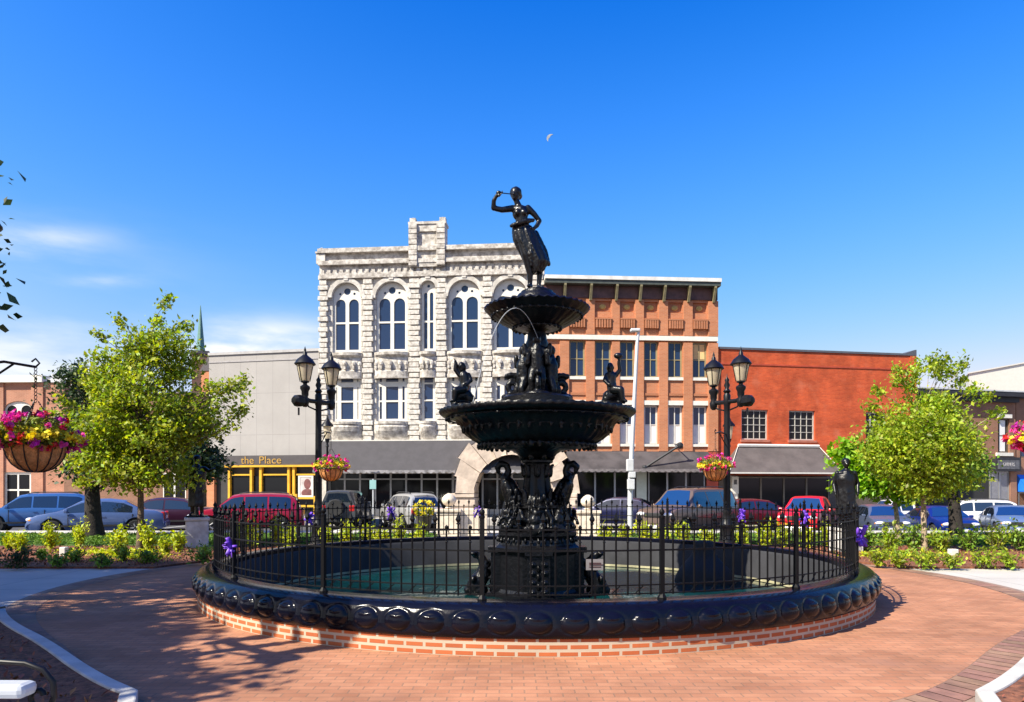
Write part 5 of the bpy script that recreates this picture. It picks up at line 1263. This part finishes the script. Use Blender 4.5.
# ------------------------------------------------------------------ vehicles
tyre = mat('tyre_rubber', (.02, .02, .02), .85, var=.1); rimm = mat('alloy_rim', (.45, .45, .47), .35, .7, var=0); cargl = glass('car_glass', (.01, .016, .028), .03); wsgl = mat('windshield_sky_blue', (.008, .035, .12), .04, var=0, spec=.6, coat=.25)  # windshields: blue sky reflection put into the base colour
trimb = mat('black_plastic', (.018, .018, .019), .6, var=0); lens = mat('head_lens', (.75, .75, .78), .1, var=0, coat=1); redl = mat('tail_lens', (.45, .01, .01), .2, var=0, coat=1); plate_m = mat('number_plate', (.7, .7, .68), .5, var=0); ambl = mat('amber_lens', (.7, .22, .01), .2, var=0)
def paint(name, col, metal=.25): return mat('paint_' + name, col, .28, metal, var=.03, coat=.35, spec=.4)
KIND = {
 'suv': dict(L=4.6, W=1.86, H=1.70, zs=.30, rw=.36, belt=1.05, hood=.98, pts=[(-.5, .70), (-.495, .95), (-.475, 1.06), (-.43, 1.52), (-.36, 1.67), (-.2, 1.70), (.05, 1.68), (.12, 1.62), (.26, 1.08), (.42, .96), (.485, .80), (.5, .60)], sw=(-.40, .22), ws=(.125, .255), rwn=(-.47, -.40), wh=(-.30, .31)),
 'sedan': dict(sc=1.03, L=4.7, W=1.80, H=1.45, zs=.24, rw=.325, belt=.93, hood=.90, pts=[(-.5, .60), (-.49, .88), (-.44, .98), (-.34, 1.02), (-.20, 1.38), (-.08, 1.45), (.06, 1.44), (.12, 1.38), (.27, .98), (.42, .84), (.485, .70), (.5, .52)], sw=(-.27, .22), ws=(.125, .265), rwn=(-.335, -.21), wh=(-.29, .31)),
 'hatch': dict(sc=.97, L=4.2, W=1.78, H=1.52, zs=.24, rw=.32, belt=.95, hood=.92, pts=[(-.5, .60), (-.495, .88), (-.48, 1.0), (-.40, 1.40), (-.33, 1.50), (-.1, 1.53), (.06, 1.50), (.12, 1.44), (.28, 1.0), (.42, .86), (.485, .72), (.5, .52)], sw=(-.38, .23), ws=(.125, .275), rwn=(-.475, -.41), wh=(-.32, .31)),
 'pickup': dict(sc=.95, L=5.5, W=1.95, H=1.82, zs=.40, rw=.40, belt=1.16, hood=1.14, pts=[(-.5, .80), (-.498, 1.14), (-.49, 1.18), (-.115, 1.18), (-.10, 1.22), (-.075, 1.74), (-.03, 1.82), (.10, 1.82), (.14, 1.76), (.22, 1.20), (.44, 1.10), (.49, .98), (.5, .70)], sw=(-.07, .20), ws=(.145, .215), rwn=(-.10, -.078), wh=(-.30, .32)),
 'van': dict(L=5.1, W=2.0, H=1.92, zs=.36, rw=.37, belt=1.15, hood=1.12, pts=[(-.5, .80), (-.498, 1.10), (-.49, 1.20), (-.465, 1.80), (-.43, 1.90), (-.2, 1.93), (.10, 1.91), (.15, 1.85), (.25, 1.20), (.44, 1.08), (.49, .92), (.5, .65)], sw=(-.44, .21), ws=(.155, .245), rwn=(-.488, -.466), wh=(-.31, .33)),
 'jeep': dict(L=4.2, W=1.85, H=1.82, zs=.45, rw=.40, belt=1.14, hood=1.10, pts=[(-.46, .75), (-.459, 1.12), (-.457, 1.2), (-.45, 1.76), (-.43, 1.82), (-.2, 1.83), (.08, 1.81), (.10, 1.78), (.14, 1.16), (.42, 1.08), (.45, 1.0), (.46, .70)], sw=(-.43, .10), ws=(.102, .138), rwn=(-.456, -.451), wh=(-.28, .30)),
}
def car(name, cat, label, kind, col, px, Y, head_, grp='cars parked along the street', glassm=None, spare=False):
    K = KIND[kind]; L, W, zs0, rw = K['L'], K['W'], K['zs'], K['rw']; P = K['pts']; yaw = R(head_)
    sc_ = K.get('sc', 1.0); rt = empty(name, (X(px, Y), Y, street_z(X(px, Y) - FX) + .004), yaw, label, cat, grp); rt.scale = (sc_, sc_, sc_)
    def T(x):
        f = x / L
        for (a, za), (b, zb) in zip(P[:-1], P[1:]):
            if f <= b: return za + (zb - za) * max(0, (f - a)) / (b - a)
        return P[-1][1]
    x0, x1 = P[0][0] * L, P[-1][0] * L
    def hw(x): return W / 2 * (1 - .16 * abs(2 * x / L) ** 5)
    def low(x):
        z = zs0
        for f in K['wh']:
            dx = abs(x - f * L); ra = rw + .07
            if dx < ra: z = max(z, rw + math.sqrt(ra * ra - dx * dx))
        e = max(0, abs(x) - L * .44) / (L * .06); return z + .10 * e * e
    def sec(x):
        w, t, zl = hw(x), T(x), low(x); B = min(t - .02, K['belt'] - .02 * abs(x)); g_ = t - B
        zl = min(zl, B - .12); ti = min(.36, g_ * .42)
        return [(w * .93, zl), (w, max(zl + .02, .55)) if zl < .5 else (w, zl + .02), (w * 1.005, max(B - .18, zl + .05)), (w * .97, B), (w * .97 - ti, t - .05 * min(1, g_ / .4)), (w * .97 - ti - .12 * min(1, g_ / .3), t), (0, t + .025)]
    xs = sorted(set([x0 + (x1 - x0) * i / 46 for i in range(47)] + [p[0] * L for p in P] + [f * L + d_ for f in K['wh'] for d_ in (-rw - .069, rw + .069, -rw * .8, rw * .8, 0)]))
    b = MB(); ns_ = 13
    for x in xs:
        s = sec(x); b.v += [(x, y, z) for y, z in s] + [(x, -y, z) for y, z in s[-2::-1]]
    for i in range(len(xs) - 1):
        for j in range(ns_ - 1): b.f.append((i * ns_ + j, i * ns_ + j + 1, (i + 1) * ns_ + j + 1, (i + 1) * ns_ + j))
    b.f += [tuple(range(ns_)), tuple((len(xs) - 1) * ns_ + j for j in range(ns_))[::-1]]
    body = b.build('body', col, rt, 38)
    gm_ = glassm or cargl
    MB().box(x0 + .25, -W / 2 + .28, .22, x1 - .25, W / 2 - .28, .62).build('underbody', trimb, rt)
    for f in K['wh']:
        for s_ in (-1, 1):
            M_ = Matrix.Translation((f * L, s_ * (W / 2 - .12), rw)) @ Matrix.Rotation(R(90), 4, 'X')
            w_ = MB().lathe([(rw * .55, -.10), (rw * .9, -.11), (rw, -.07), (rw, .07), (rw * .9, .11), (rw * .55, .10)], 24, m=M_).build('wheel', tyre, rt, 40)
            q = MB().lathe([(0, -.08), (rw * .56, -.08), (rw * .62, -.105), (rw * .62, .105), (rw * .56, .08), (0, .08)], 20, m=M_)
            for k in range(5):
                t = 2 * math.pi * k / 5
                for sd in (-.1, .1): q.tube([M_ @ Vector((.05 * math.cos(t), .05 * math.sin(t), sd)), M_ @ Vector((rw * .56 * math.cos(t), rw * .56 * math.sin(t), sd))], .03, 5)
            q.build('rim', rimm, w_, 40)
            MB().lathe([(0, -.14), (rw + .05, -.14), (rw + .05, .10 if False else -.135)], 20, m=Matrix.Translation((f * L, s_ * (W / 2 - .28), rw)) @ Matrix.Rotation(R(90), 4, 'X')).build('wheel_well', trimb, rt)
    # side glass with pillars, one pane per bay
    a, c = K['sw'][0] * L, K['sw'][1] * L; nb = 3 if kind in ('suv', 'van', 'hatch') else 2
    if kind == 'pickup': nb = 2
    for s_ in (-1, 1):
        q = MB()
        for k in range(nb):
            u0, u1 = a + (c - a) * k / nb + .035, a + (c - a) * (k + 1) / nb - .035; m_ = 7
            st_ = []
            for i in range(m_ + 1):
                x = u0 + (u1 - u0) * i / m_; s = sec(x); p3, p4 = Vector((x, s[3][0], s[3][1])), Vector((x, s[4][0], s[4][1])); dz = p4 - p3
                n_ = Vector((0, dz.z, -dz.y)).normalized() * .008 if dz.length > 1e-4 else Vector((0, .008, 0))
                st_.append((p3 + dz * .06 + n_, p3 + dz * .88 + n_))
            kk = len(q.v)
            for lo_, hi_ in st_: q.v += [Vector((lo_.x, s_ * lo_.y, lo_.z)), Vector((hi_.x, s_ * hi_.y, hi_.z))]
            q.f += [(kk + 2 * i, kk + 2 * i + 2, kk + 2 * i + 3, kk + 2 * i + 1) for i in range(m_)]
        q.build('side_window', gm_, rt)
        MB().box(c - .12, s_ * (hw(c) + .02) - .0, K['belt'] + .0, c + .02, s_ * (hw(c) + .18), K['belt'] + .13).build('wing_mirror', col, rt, bevel=.03)
        q = MB(); 
        for xx in (a + (c - a) / nb, a + (c - a) * (nb - 1) / nb if nb > 2 else a + (c - a) * .98): q.box(xx - .20, s_ * (hw(xx) * 1.005) - .012, K['belt'] - .17, xx - .04, s_ * (hw(xx) * 1.005) + .02, K['belt'] - .14)
        q.build('door_handle', col, rt)
        q = MB()
        for xx in (a + .02, a + (c - a) * .5, c - .10):
            zt_, zb_ = K['belt'] - .06, max(.42, low(xx) + .05); w_ = hw(xx) * 1.004; q.box(xx - .012, s_ * (w_ - .02), zb_, xx + .012, s_ * (w_ + .004), zt_)
        q.box(-.26 * L + .1, s_ * (hw(0) - .02), .40, .27 * L - .1, s_ * (hw(0) + .012), .47); q.build('door_seam', trimb, rt)
    def slope(nm, fa, fb):
        q = MB(); m_ = 6; A_ = []
        for i in range(m_ + 1):
            x = (fa + (fb - fa) * i / m_) * L; s = sec(x); d_ = (T(x + .02) - T(x - .02)) / .04; n_ = Vector((-d_, 0, 1)).normalized() * .012
            y_ = max(.2, s[5][0] - .02); A_ += [Vector((x, y_, s[5][1])) + n_, Vector((x, 0, s[6][1])) + n_, Vector((x, -y_, s[5][1])) + n_]
        q.v = A_; q.f = [(3 * i + j, 3 * i + 3 + j, 3 * i + 4 + j, 3 * i + 1 + j) for i in range(m_) for j in range(2)]
        q.build(nm, gm_, rt)
    gm_ = glassm or wsgl; slope('windshield', *K['ws']); gm_ = glassm or cargl; slope('rear_window', *K['rwn'])
    zf = K['hood'] - .22; zr = K['hood'] - .10
    for s_ in (-1, 1):
        MB().ell((x1 - .10, s_ * (hw(x1) - .20), zf), (.14, .22, .09), n=12, k=6).build('headlight', lens, rt, 60)
        MB().ell((x1 - .16, s_ * (hw(x1) - .02), zf - .02), (.10, .06, .06), n=8, k=5).build('indicator', ambl, rt, 60)
        MB().box(x0 - .012, s_ * (hw(x0) - .28), zr - .16, x0 + .12, s_ * (hw(x0) - .02), zr + .14).build('tail_light', redl, rt, bevel=.03)
    MB().box(x1 - .05, -.42, zf - .12, x1 + .02, .42, zf + .06).build('grille', trimb, rt, bevel=.02)
    MB().box(x1 - .16, -hw(x1) + .08, .30, x1 + .05, hw(x1) - .08, .52).build('front_bumper', col if kind != 'pickup' else mat('chrome_bumper', (.25, .25, .26), .35, .8, var=0), rt, bevel=.05)
    MB().box(x0 - .06, -hw(x0) + .06, .32, x0 + .16, hw(x0) - .06, .56).build('rear_bumper', col if kind not in ('pickup', 'jeep') else trimb, rt, bevel=.05)
    MB().box(x1 + .051, -.24, .36, x1 + .062, .24, .48).build('number_plate', plate_m, rt)
    MB().box(x0 - .014, -.24, .66, x0 - .004, .24, .78).build('number_plate', plate_m, rt)
    if kind in ('suv', 'van'):
        q = MB()
        for s_ in (-1, 1): q.tube([(-.36 * L, s_ * .58, T(-.36 * L) + .03), (-.3 * L, s_ * .58, T(-.3 * L) + .07), (.0, s_ * .58, T(0) + .07), (.06 * L, s_ * .58, T(.06 * L) + .02)], .022, 6)
        q.build('roof_rail', trimb, rt, 60)
    if spare:
        M_ = Matrix.Translation((x0 - .12, .05, 1.02)) @ Matrix.Rotation(R(90), 4, 'Y')
        sw_ = MB().lathe([(.18, -.12), (.36, -.13), (.40, -.08), (.40, .08), (.36, .12), (.18, .10)], 24, m=M_).build('spare_wheel', tyre, rt, 40); MB().lathe([(0, -.11), (.22, -.11), (.22, .09), (0, .09)], 20, m=M_).build('rim', rimm, sw_, 40)
    return rt
car('parked_suv', 'suv', 'light blue SUV at the far end of the row under the big flower basket', 'suv', paint('light_blue', (.05, .14, .36)), 38, 31.9, 203)
car('parked_sedan', 'car', 'silver blue sedan parked behind the thin-trunked leafy tree', 'sedan', paint('silver_blue', (.08, .13, .29)), 101, 28.9, 199)
car('parked_sedan', 'car', 'dark plum sedan parked behind the bronze figure with outstretched arm', 'sedan', paint('dark_plum', (.045, .012, .03)), 166, 33.0, 192)
car('parked_suv', 'suv', 'crimson red SUV parked in front of the yellow shopfront', 'suv', paint('crimson', (.36, .010, .04)), 248, 30.6, 194)
car('parked_jeep', 'off-roader', 'dark grey off-roader with a spare wheel on its tailgate', 'jeep', paint('dark_grey', (.07, .075, .085)), 347, 35.2, 90, spare=True)
car('parked_suv', 'suv', 'silver SUV seen from behind below the grey awning', 'suv', paint('silver', (.36, .355, .35)), 410, 34.2, 118)
car('parked_sedan', 'car', 'dark blue sedan parked between the stone arch and the light pole', 'sedan', paint('navy', (.008, .010, .05)), 621, 34.8, 160)
car('parked_van', 'van', 'tall brown van with pale hood and windshield coloured like reflected sky below the brown awning', 'van', paint('brown', (.13, .09, .075)), 690, 29.6, 222)
car('parked_sedan', 'car', 'maroon sedan parked behind the lamp post at the red building', 'sedan', paint('maroon', (.11, .008, .018)), 745, 35.4, 190)
car('pickup_truck', 'pickup', 'bright red pickup truck facing the fountain below the faded awning', 'pickup', paint('bright_red', (.50, .008, .015), .0), 810, 31.5, 236)
car('pickup_truck', 'pickup', 'white pickup truck partly hidden behind the bright green trees', 'pickup', paint('white', (.62, .62, .62), 0), 899, 39.3, 180)
car('parked_hatchback', 'car', 'grey blue hatchback parked beside the bronze figure in a long coat', 'hatch', paint('grey_blue', (.085, .11, .18)), 880, 34.0, 258)
car('parked_sedan', 'car', 'deep blue sedan parked behind the slim pale tree trunk', 'sedan', paint('deep_blue', (.008, .025, .18)), 938, 34.5, 262)
car('parked_suv', 'suv', 'white SUV showing a red tail light beside the pale blue sedan', 'suv', paint('white', (.62, .62, .62), 0), 972, 40.3, 158)
car('parked_sedan', 'car', 'pale blue sedan parked at the end of the row near the blue awning', 'sedan', paint('pale_blue', (.13, .19, .33)), 1008, 35.5, 248)
# ------------------------------------------------------------------ trees and shrubs
bark = mat('bark', (.12, .085, .06), .95, var=.4, vs=8, bump=1, bs=25)
bark_p = mat('pale_bark', (.32, .24, .17), .95, var=.3, vs=8, bump=.8, bs=25)
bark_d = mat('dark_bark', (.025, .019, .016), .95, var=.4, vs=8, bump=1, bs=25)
lf_green = mat('leaf_fresh', (.26, .32, .022), .5, var=.25, vs=1.4, island=.5, trans=.45)
lf_bright = mat('leaf_bright', (.30, .38, .028), .5, var=.25, vs=1.4, island=.45, trans=.48)
lf_maple = mat('leaf_maple', (.24, .42, .02), .5, var=.2, vs=1.4, island=.3, trans=.42)
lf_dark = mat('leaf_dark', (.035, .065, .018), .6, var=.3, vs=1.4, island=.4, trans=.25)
lf_hosta = mat('leaf_lime', (.44, .50, .012), .55, var=.2, vs=2, island=.35, trans=.35)
lf_bed = mat('leaf_bed', (.17, .28, .025), .55, var=.25, vs=2, island=.4, trans=.3)
def tree(name, px, Y, label, blobs, ncl, nlf, lsize, lm, bm, r0, zf, seed, x=None, shoots=(), cl=.34, group='trees in the planting beds', lean=0, world=None, zt=None, cat='tree'):
    """blobs: (px, py, half width px, half height px, weight); each clump of leaves sits at the end of its own branch"""
    g = np.random.default_rng(seed); bx = X(px, Y) if x is None else x
    rt = empty(name, (bx, Y, 0), 0, label, cat, group); B = []
    if world: B = [np.array(b) for b in world]
    else:
        for (p, q_, a, h, w) in blobs: B.append(np.array((X(p, Y) - bx, 0, Z(q_, Y), a * Y / F, a * Y / F * .9, h * Y / F, w)))
    W_ = np.array([b[6] for b in B]); W_ = W_ / W_.sum(); cc = []
    while len(cc) < ncl:
        b = B[g.choice(len(B), p=W_)]; v = g.normal(size=3); v /= np.linalg.norm(v); r = g.uniform(.15, 1) ** .45
        p = b[:3] + v * r * b[3:6]
        if all(np.linalg.norm(p - o) > cl * .55 for o in cc[-60:]): cc.append(p)
    cc = np.array(cc); cen = cc.mean(0); top = cc[:, 2].max()
    zt = zt or (cen[2] + (top - cen[2]) * .6); tr = []
    for i in range(9):
        u = i / 8; tr.append(Vector((cen[0] * u * u * .8 + lean * u + .05 * math.sin(3 * u + seed), .04 * math.sin(4 * u + seed), zt * u)))
    rs = [r0 * (1.25 if i == 0 else 1 - .75 * i / 8) for i in range(9)]
    MB().tube(tr, rs, 10).build('trunk', bm, rt, 60)
    def on(z):
        u = min(max(z / zt, 0), 1) * 8; i = min(int(u), 7); return tr[i].lerp(tr[i + 1], u - i), r0 * (1 - .75 * u / 8)
    q = MB(); L_ = []
    tips = [Vector(c) for c in cc] + [Vector((X(a, Y) - bx, g.uniform(-.3, .3), Z(b, Y))) for a, b in shoots]
    for k, t in enumerate(tips):
        hd = math.hypot(t.x - cen[0], t.y); za = max(zf, min(zt * .97, t.z - .75 * hd - .15)); a, ra = on(za); d_ = (t - a)
        c1 = a + d_ * .35 + Vector((0, 0, .08 * d_.length)); c2 = a + d_ * .7 + Vector((g.normal() * .06, g.normal() * .06, .06 * d_.length))
        rb = min(ra * .55, .012 + .012 * d_.length); q.tube([a, c1, c2, t], [rb, rb * .7, rb * .45, .005], 5)
        n = nlf if k < ncl else max(30, nlf)
        if k < ncl:
            P = np.array(t) + np.clip(g.normal(size=(n, 3)), -1.7, 1.7) * np.array([cl, cl, cl * .62]) * g.uniform(.55, 1.15)
            m_ = n // 4; u = g.uniform(.45, 1, m_)[:, None]; P = np.concatenate([P, np.array(c1) * (1 - u) + np.array(t) * u + g.normal(size=(m_, 3)) * .12])
        else:
            u = g.uniform(.35, 1, n)[:, None]; P = np.array(c2) * (1 - u) + np.array(t) * u + g.normal(size=(n, 3)) * .09
        L_.append(P)
    q.build('limbs', bm, rt, 60, recalc=False)
    leaf_mesh('crown', np.concatenate(L_), lsize, lm, rt, g, outc=cen, shape=.62)
    return rt
tree('leafy_tree', 138, 19.2, 'broad fresh green young tree with thin trunk in front of the salmon brick building',
     [(148, 405, 52, 58, 4), (105, 440, 36, 40, 2), (162, 352, 32, 26, 1), (186, 425, 24, 22, .7), (112, 376, 24, 24, .8), (150, 472, 40, 18, 1), (225, 395, 20, 12, .35)],
     165, 125, .115, lf_green, bark, .10, 1.7, 1, shoots=[(172, 298), (118, 318), (94, 332), (158, 318), (252, 378), (246, 409), (238, 424), (188, 322), (62, 400), (52, 412), (72, 484)], cl=.30)
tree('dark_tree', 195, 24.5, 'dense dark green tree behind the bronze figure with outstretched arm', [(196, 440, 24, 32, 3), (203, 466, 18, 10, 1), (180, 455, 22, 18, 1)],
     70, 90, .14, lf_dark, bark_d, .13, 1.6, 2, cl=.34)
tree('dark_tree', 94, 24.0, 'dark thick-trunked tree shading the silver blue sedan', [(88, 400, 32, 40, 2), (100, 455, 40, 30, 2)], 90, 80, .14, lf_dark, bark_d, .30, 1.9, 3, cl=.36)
tree('bright_tree', 925, 18.9, 'large bright yellow-green tree on a slim pale trunk beside the red building',
     [(922, 442, 46, 40, 4), (888, 450, 24, 26, 1.2), (943, 456, 22, 32, 1.4), (926, 408, 22, 12, .4), (935, 482, 38, 18, 1.3)],
     150, 125, .105, lf_bright, bark_p, .085, 1.7, 4, shoots=[(935, 355), (922, 358), (945, 357), (960, 362), (900, 376), (880, 388), (866, 404), (985, 395), (1002, 410), (893, 368), (962, 378), (940, 366), (928, 368), (952, 370), (915, 372), (906, 384), (972, 388)], cl=.28)
tree('maple_tree', 899, 22.5, 'small vivid green maple behind the bronze figure in a long coat', [(872, 472, 34, 28, 3), (850, 455, 16, 14, 1), (905, 480, 24, 20, 1)], 75, 60, .19, lf_maple, bark_p, .09, 1.5, 5, cl=.30)
tree('dark_tree', 957, 23.5, 'thick dark trunk tree in front of the white SUV', [(950, 455, 28, 26, 3), (966, 474, 12, 12, 1)], 80, 70, .13, lf_bed, bark_d, .24, 1.7, 6, cl=.32, lean=-.25)
# big trees standing beside the plaza, mostly out of the view, that shade the paving
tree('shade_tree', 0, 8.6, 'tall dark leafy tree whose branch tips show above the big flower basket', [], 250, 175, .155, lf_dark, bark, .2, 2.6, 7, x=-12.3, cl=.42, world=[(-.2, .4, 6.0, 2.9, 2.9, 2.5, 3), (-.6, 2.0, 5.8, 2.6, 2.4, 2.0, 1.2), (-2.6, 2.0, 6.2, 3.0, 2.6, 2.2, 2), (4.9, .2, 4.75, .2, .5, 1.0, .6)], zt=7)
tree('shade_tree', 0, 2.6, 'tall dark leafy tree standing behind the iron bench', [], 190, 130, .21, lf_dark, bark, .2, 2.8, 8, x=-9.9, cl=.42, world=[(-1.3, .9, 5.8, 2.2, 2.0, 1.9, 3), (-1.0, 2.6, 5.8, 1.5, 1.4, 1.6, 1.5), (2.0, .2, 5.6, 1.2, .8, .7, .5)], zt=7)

def shrub(name, px, py, wpx, hpx, label, lm, seed, grp, lsize=.085, tuft=False, Y=None, cat='shrub', z0=.05, flower=None):
    """base pixel row py on the bed, width and height in photo pixels"""
    Y = Y or F * (EYE - z0) / (py - HY); g = np.random.default_rng(seed); w, h = wpx * Y / F / 2, hpx * Y / F
    rt = empty(name, (X(px, Y), Y, z0 - .02), 0, label, cat, grp); n = int(240 + 1000 * w * h); q = MB(); P = []; tips = []
    for k in range(16):
        t = g.uniform(0, 2 * math.pi); r = g.uniform(.25, .95) * w; tips.append(Vector((r * math.cos(t), r * math.sin(t) * .9, h * g.uniform(.55, 1.0) * (1 - .25 * (r / w) ** 2))))
        q.tube([(0, 0, 0), tips[-1] * .5 + Vector((0, 0, .05 * h)), tips[-1]], [.012, .008, .003], 4)
    q.build('stems', bark, rt, recalc=False)
    for t in tips:
        m_ = n // 16; u = g.uniform(.25, 1.05, m_)[:, None]; P.append(np.array(t) * u + g.normal(size=(m_, 3)) * np.array([w, w, h * .8]) * .16)
    P = np.concatenate(P); P[:, 2] = np.abs(P[:, 2]) + .02
    leaf_mesh('foliage', P, lsize, lm, rt, g, up=.6 if not tuft else .2, shape=.5 if not tuft else .3, outc=np.array([0, 0, h * .35])); return rt
ORD = ['first', 'second', 'third', 'fourth', 'fifth', 'sixth', 'seventh', 'eighth', 'ninth', 'tenth', 'eleventh', 'twelfth']
lstL = [(8, 549, 14, 16), (20, 551, 20, 20), (52, 549, 22, 27), (80, 547, 20, 26), (117, 556, 22, 32), (149, 551, 26, 30), (166, 555, 16, 20), (178, 552, 14, 22)]
for i, (a, b, c, d_) in enumerate(lstL): shrub('bright_shrub', a, b, c, d_, f'{ORD[i]} lime green upright shrub from the bed end toward the pale granite block', lf_hosta, 40 + i, 'lime shrubs in the shaded bed', .10)
lstF = [(17, 568, 36, 26), (42, 560, 12, 12), (58, 567, 22, 14), (75, 562, 24, 14), (101, 567, 24, 14), (122, 561, 18, 16), (148, 563, 28, 18), (203, 563, 40, 20), (225, 562, 20, 16)]
for i, (a, b, c, d_) in enumerate(lstF): shrub('low_shrub', a, b, c, d_, f'{ORD[i]} low dark green plant along the mulch edge counted toward the fountain', lf_bed if i else lf_dark, 60 + i, 'low plants in the shaded bed', .085)
lstR = [(866, 551, 26, 26), (890, 553, 26, 30), (914, 551, 28, 30), (942, 552, 30, 26), (968, 551, 26, 26), (996, 551, 30, 28), (1020, 551, 30, 28)]
for i, (a, b, c, d_) in enumerate(lstR): shrub('leafy_shrub', a, b, c, d_, f'{ORD[i]} tall green shrub out from the fountain below the bright trees', lf_bright if i % 2 else lf_bed, 80 + i, 'tall shrubs in the sunny bed', .10)
lstS = [(878, 566, 22, 20), (900, 567, 26, 18), (926, 568, 34, 20), (952, 568, 22, 16), (984, 567, 30, 22), (1012, 568, 28, 20)]
for i, (a, b, c, d_) in enumerate(lstS): shrub('low_shrub', a, b, c, d_, f'{ORD[i]} low bright plant from the fountain along the sunny mulch edge', lf_bright, 100 + i, 'low plants in the sunny bed', .085)
hx = list(range(238, 436, 18)) + [0] + list(range(604, 842, 20)); hx = [h for h in hx if h and abs(h - 318) > 8 and abs(h - 727) > 9]
cnt = {0: 0, 1: 0}
for i, h in enumerate(hx):
    s_ = 0 if h < 520 else 1; k = cnt[s_]; cnt[s_] += 1; rr = random.Random(i)
    shrub('lime_perennial', h + rr.uniform(-3, 3), 0, 19, 24 + rr.uniform(-5, 5), f'{ORD[k]} lime perennial behind the fence ' + ('from the leafy tree toward the stone arch' if not s_ else 'from the stone arch toward the red pickup'), lf_hosta, 120 + i, 'lime perennials behind the fence', .13, True, Y=20.2 - .3 * (i % 2), z0=.06 if abs(X(h, 20) - FX) > 3.0 else .02, cat='perennial')
# ground cover patches, yellow-green
g = np.random.default_rng(77); P = []
for (a, b, c, n) in ((112, 553, 60, 900), (135, 558, 40, 500), (900, 556, 60, 700)):
    u = g.normal(size=(n, 2)); Y = F * 1.65 / (b - HY + u[:, 1] * 1.6); P.append(np.stack([(a + u[:, 0] * c / 2.2 - CX) * Y / F, Y, g.uniform(.05, .13, n)], 1))
n = 1400; xx = FX + g.uniform(3.9, 7.0, n); yy = g.uniform(3.2, 6.6, n); ok = np.hypot(xx - FX, yy - FY) > 8.35; P.append(np.stack([xx[ok], yy[ok], g.uniform(.09, .16, ok.sum())], 1))
n = 500; xx = FX - g.uniform(4.6, 7.4, n); yy = g.uniform(4.0, 8.8, n); ok = (np.hypot(xx - FX, yy - FY) > 8.3) & (g.random(n) < .5); P.append(np.stack([xx[ok], yy[ok], g.uniform(.09, .16, ok.sum())], 1))
P = np.concatenate(P); P = P[np.hypot(P[:, 0] - FX, P[:, 1] - FY) > 8.45]
tag(leaf_mesh('ground_cover', P, .085, lf_hosta, None, g, up=1), kind='stuff')
# small white garden markers
for px, py, w, h, lb in ((64, 556, 6, 9, 'small white marker block among the lime shrubs in the shaded bed'), (953, 556, 8, 7, 'small white marker block among the sunny bed shrubs')):
    Y = F * 1.65 / (py - HY); q = MB().box(-w * Y / F / 2, -.08, 0, w * Y / F / 2, .08, h * Y / F); tag(q.build('marker_block', white, None, loc=(X(px, Y), Y, .05), bevel=.02), lb, 'marker')
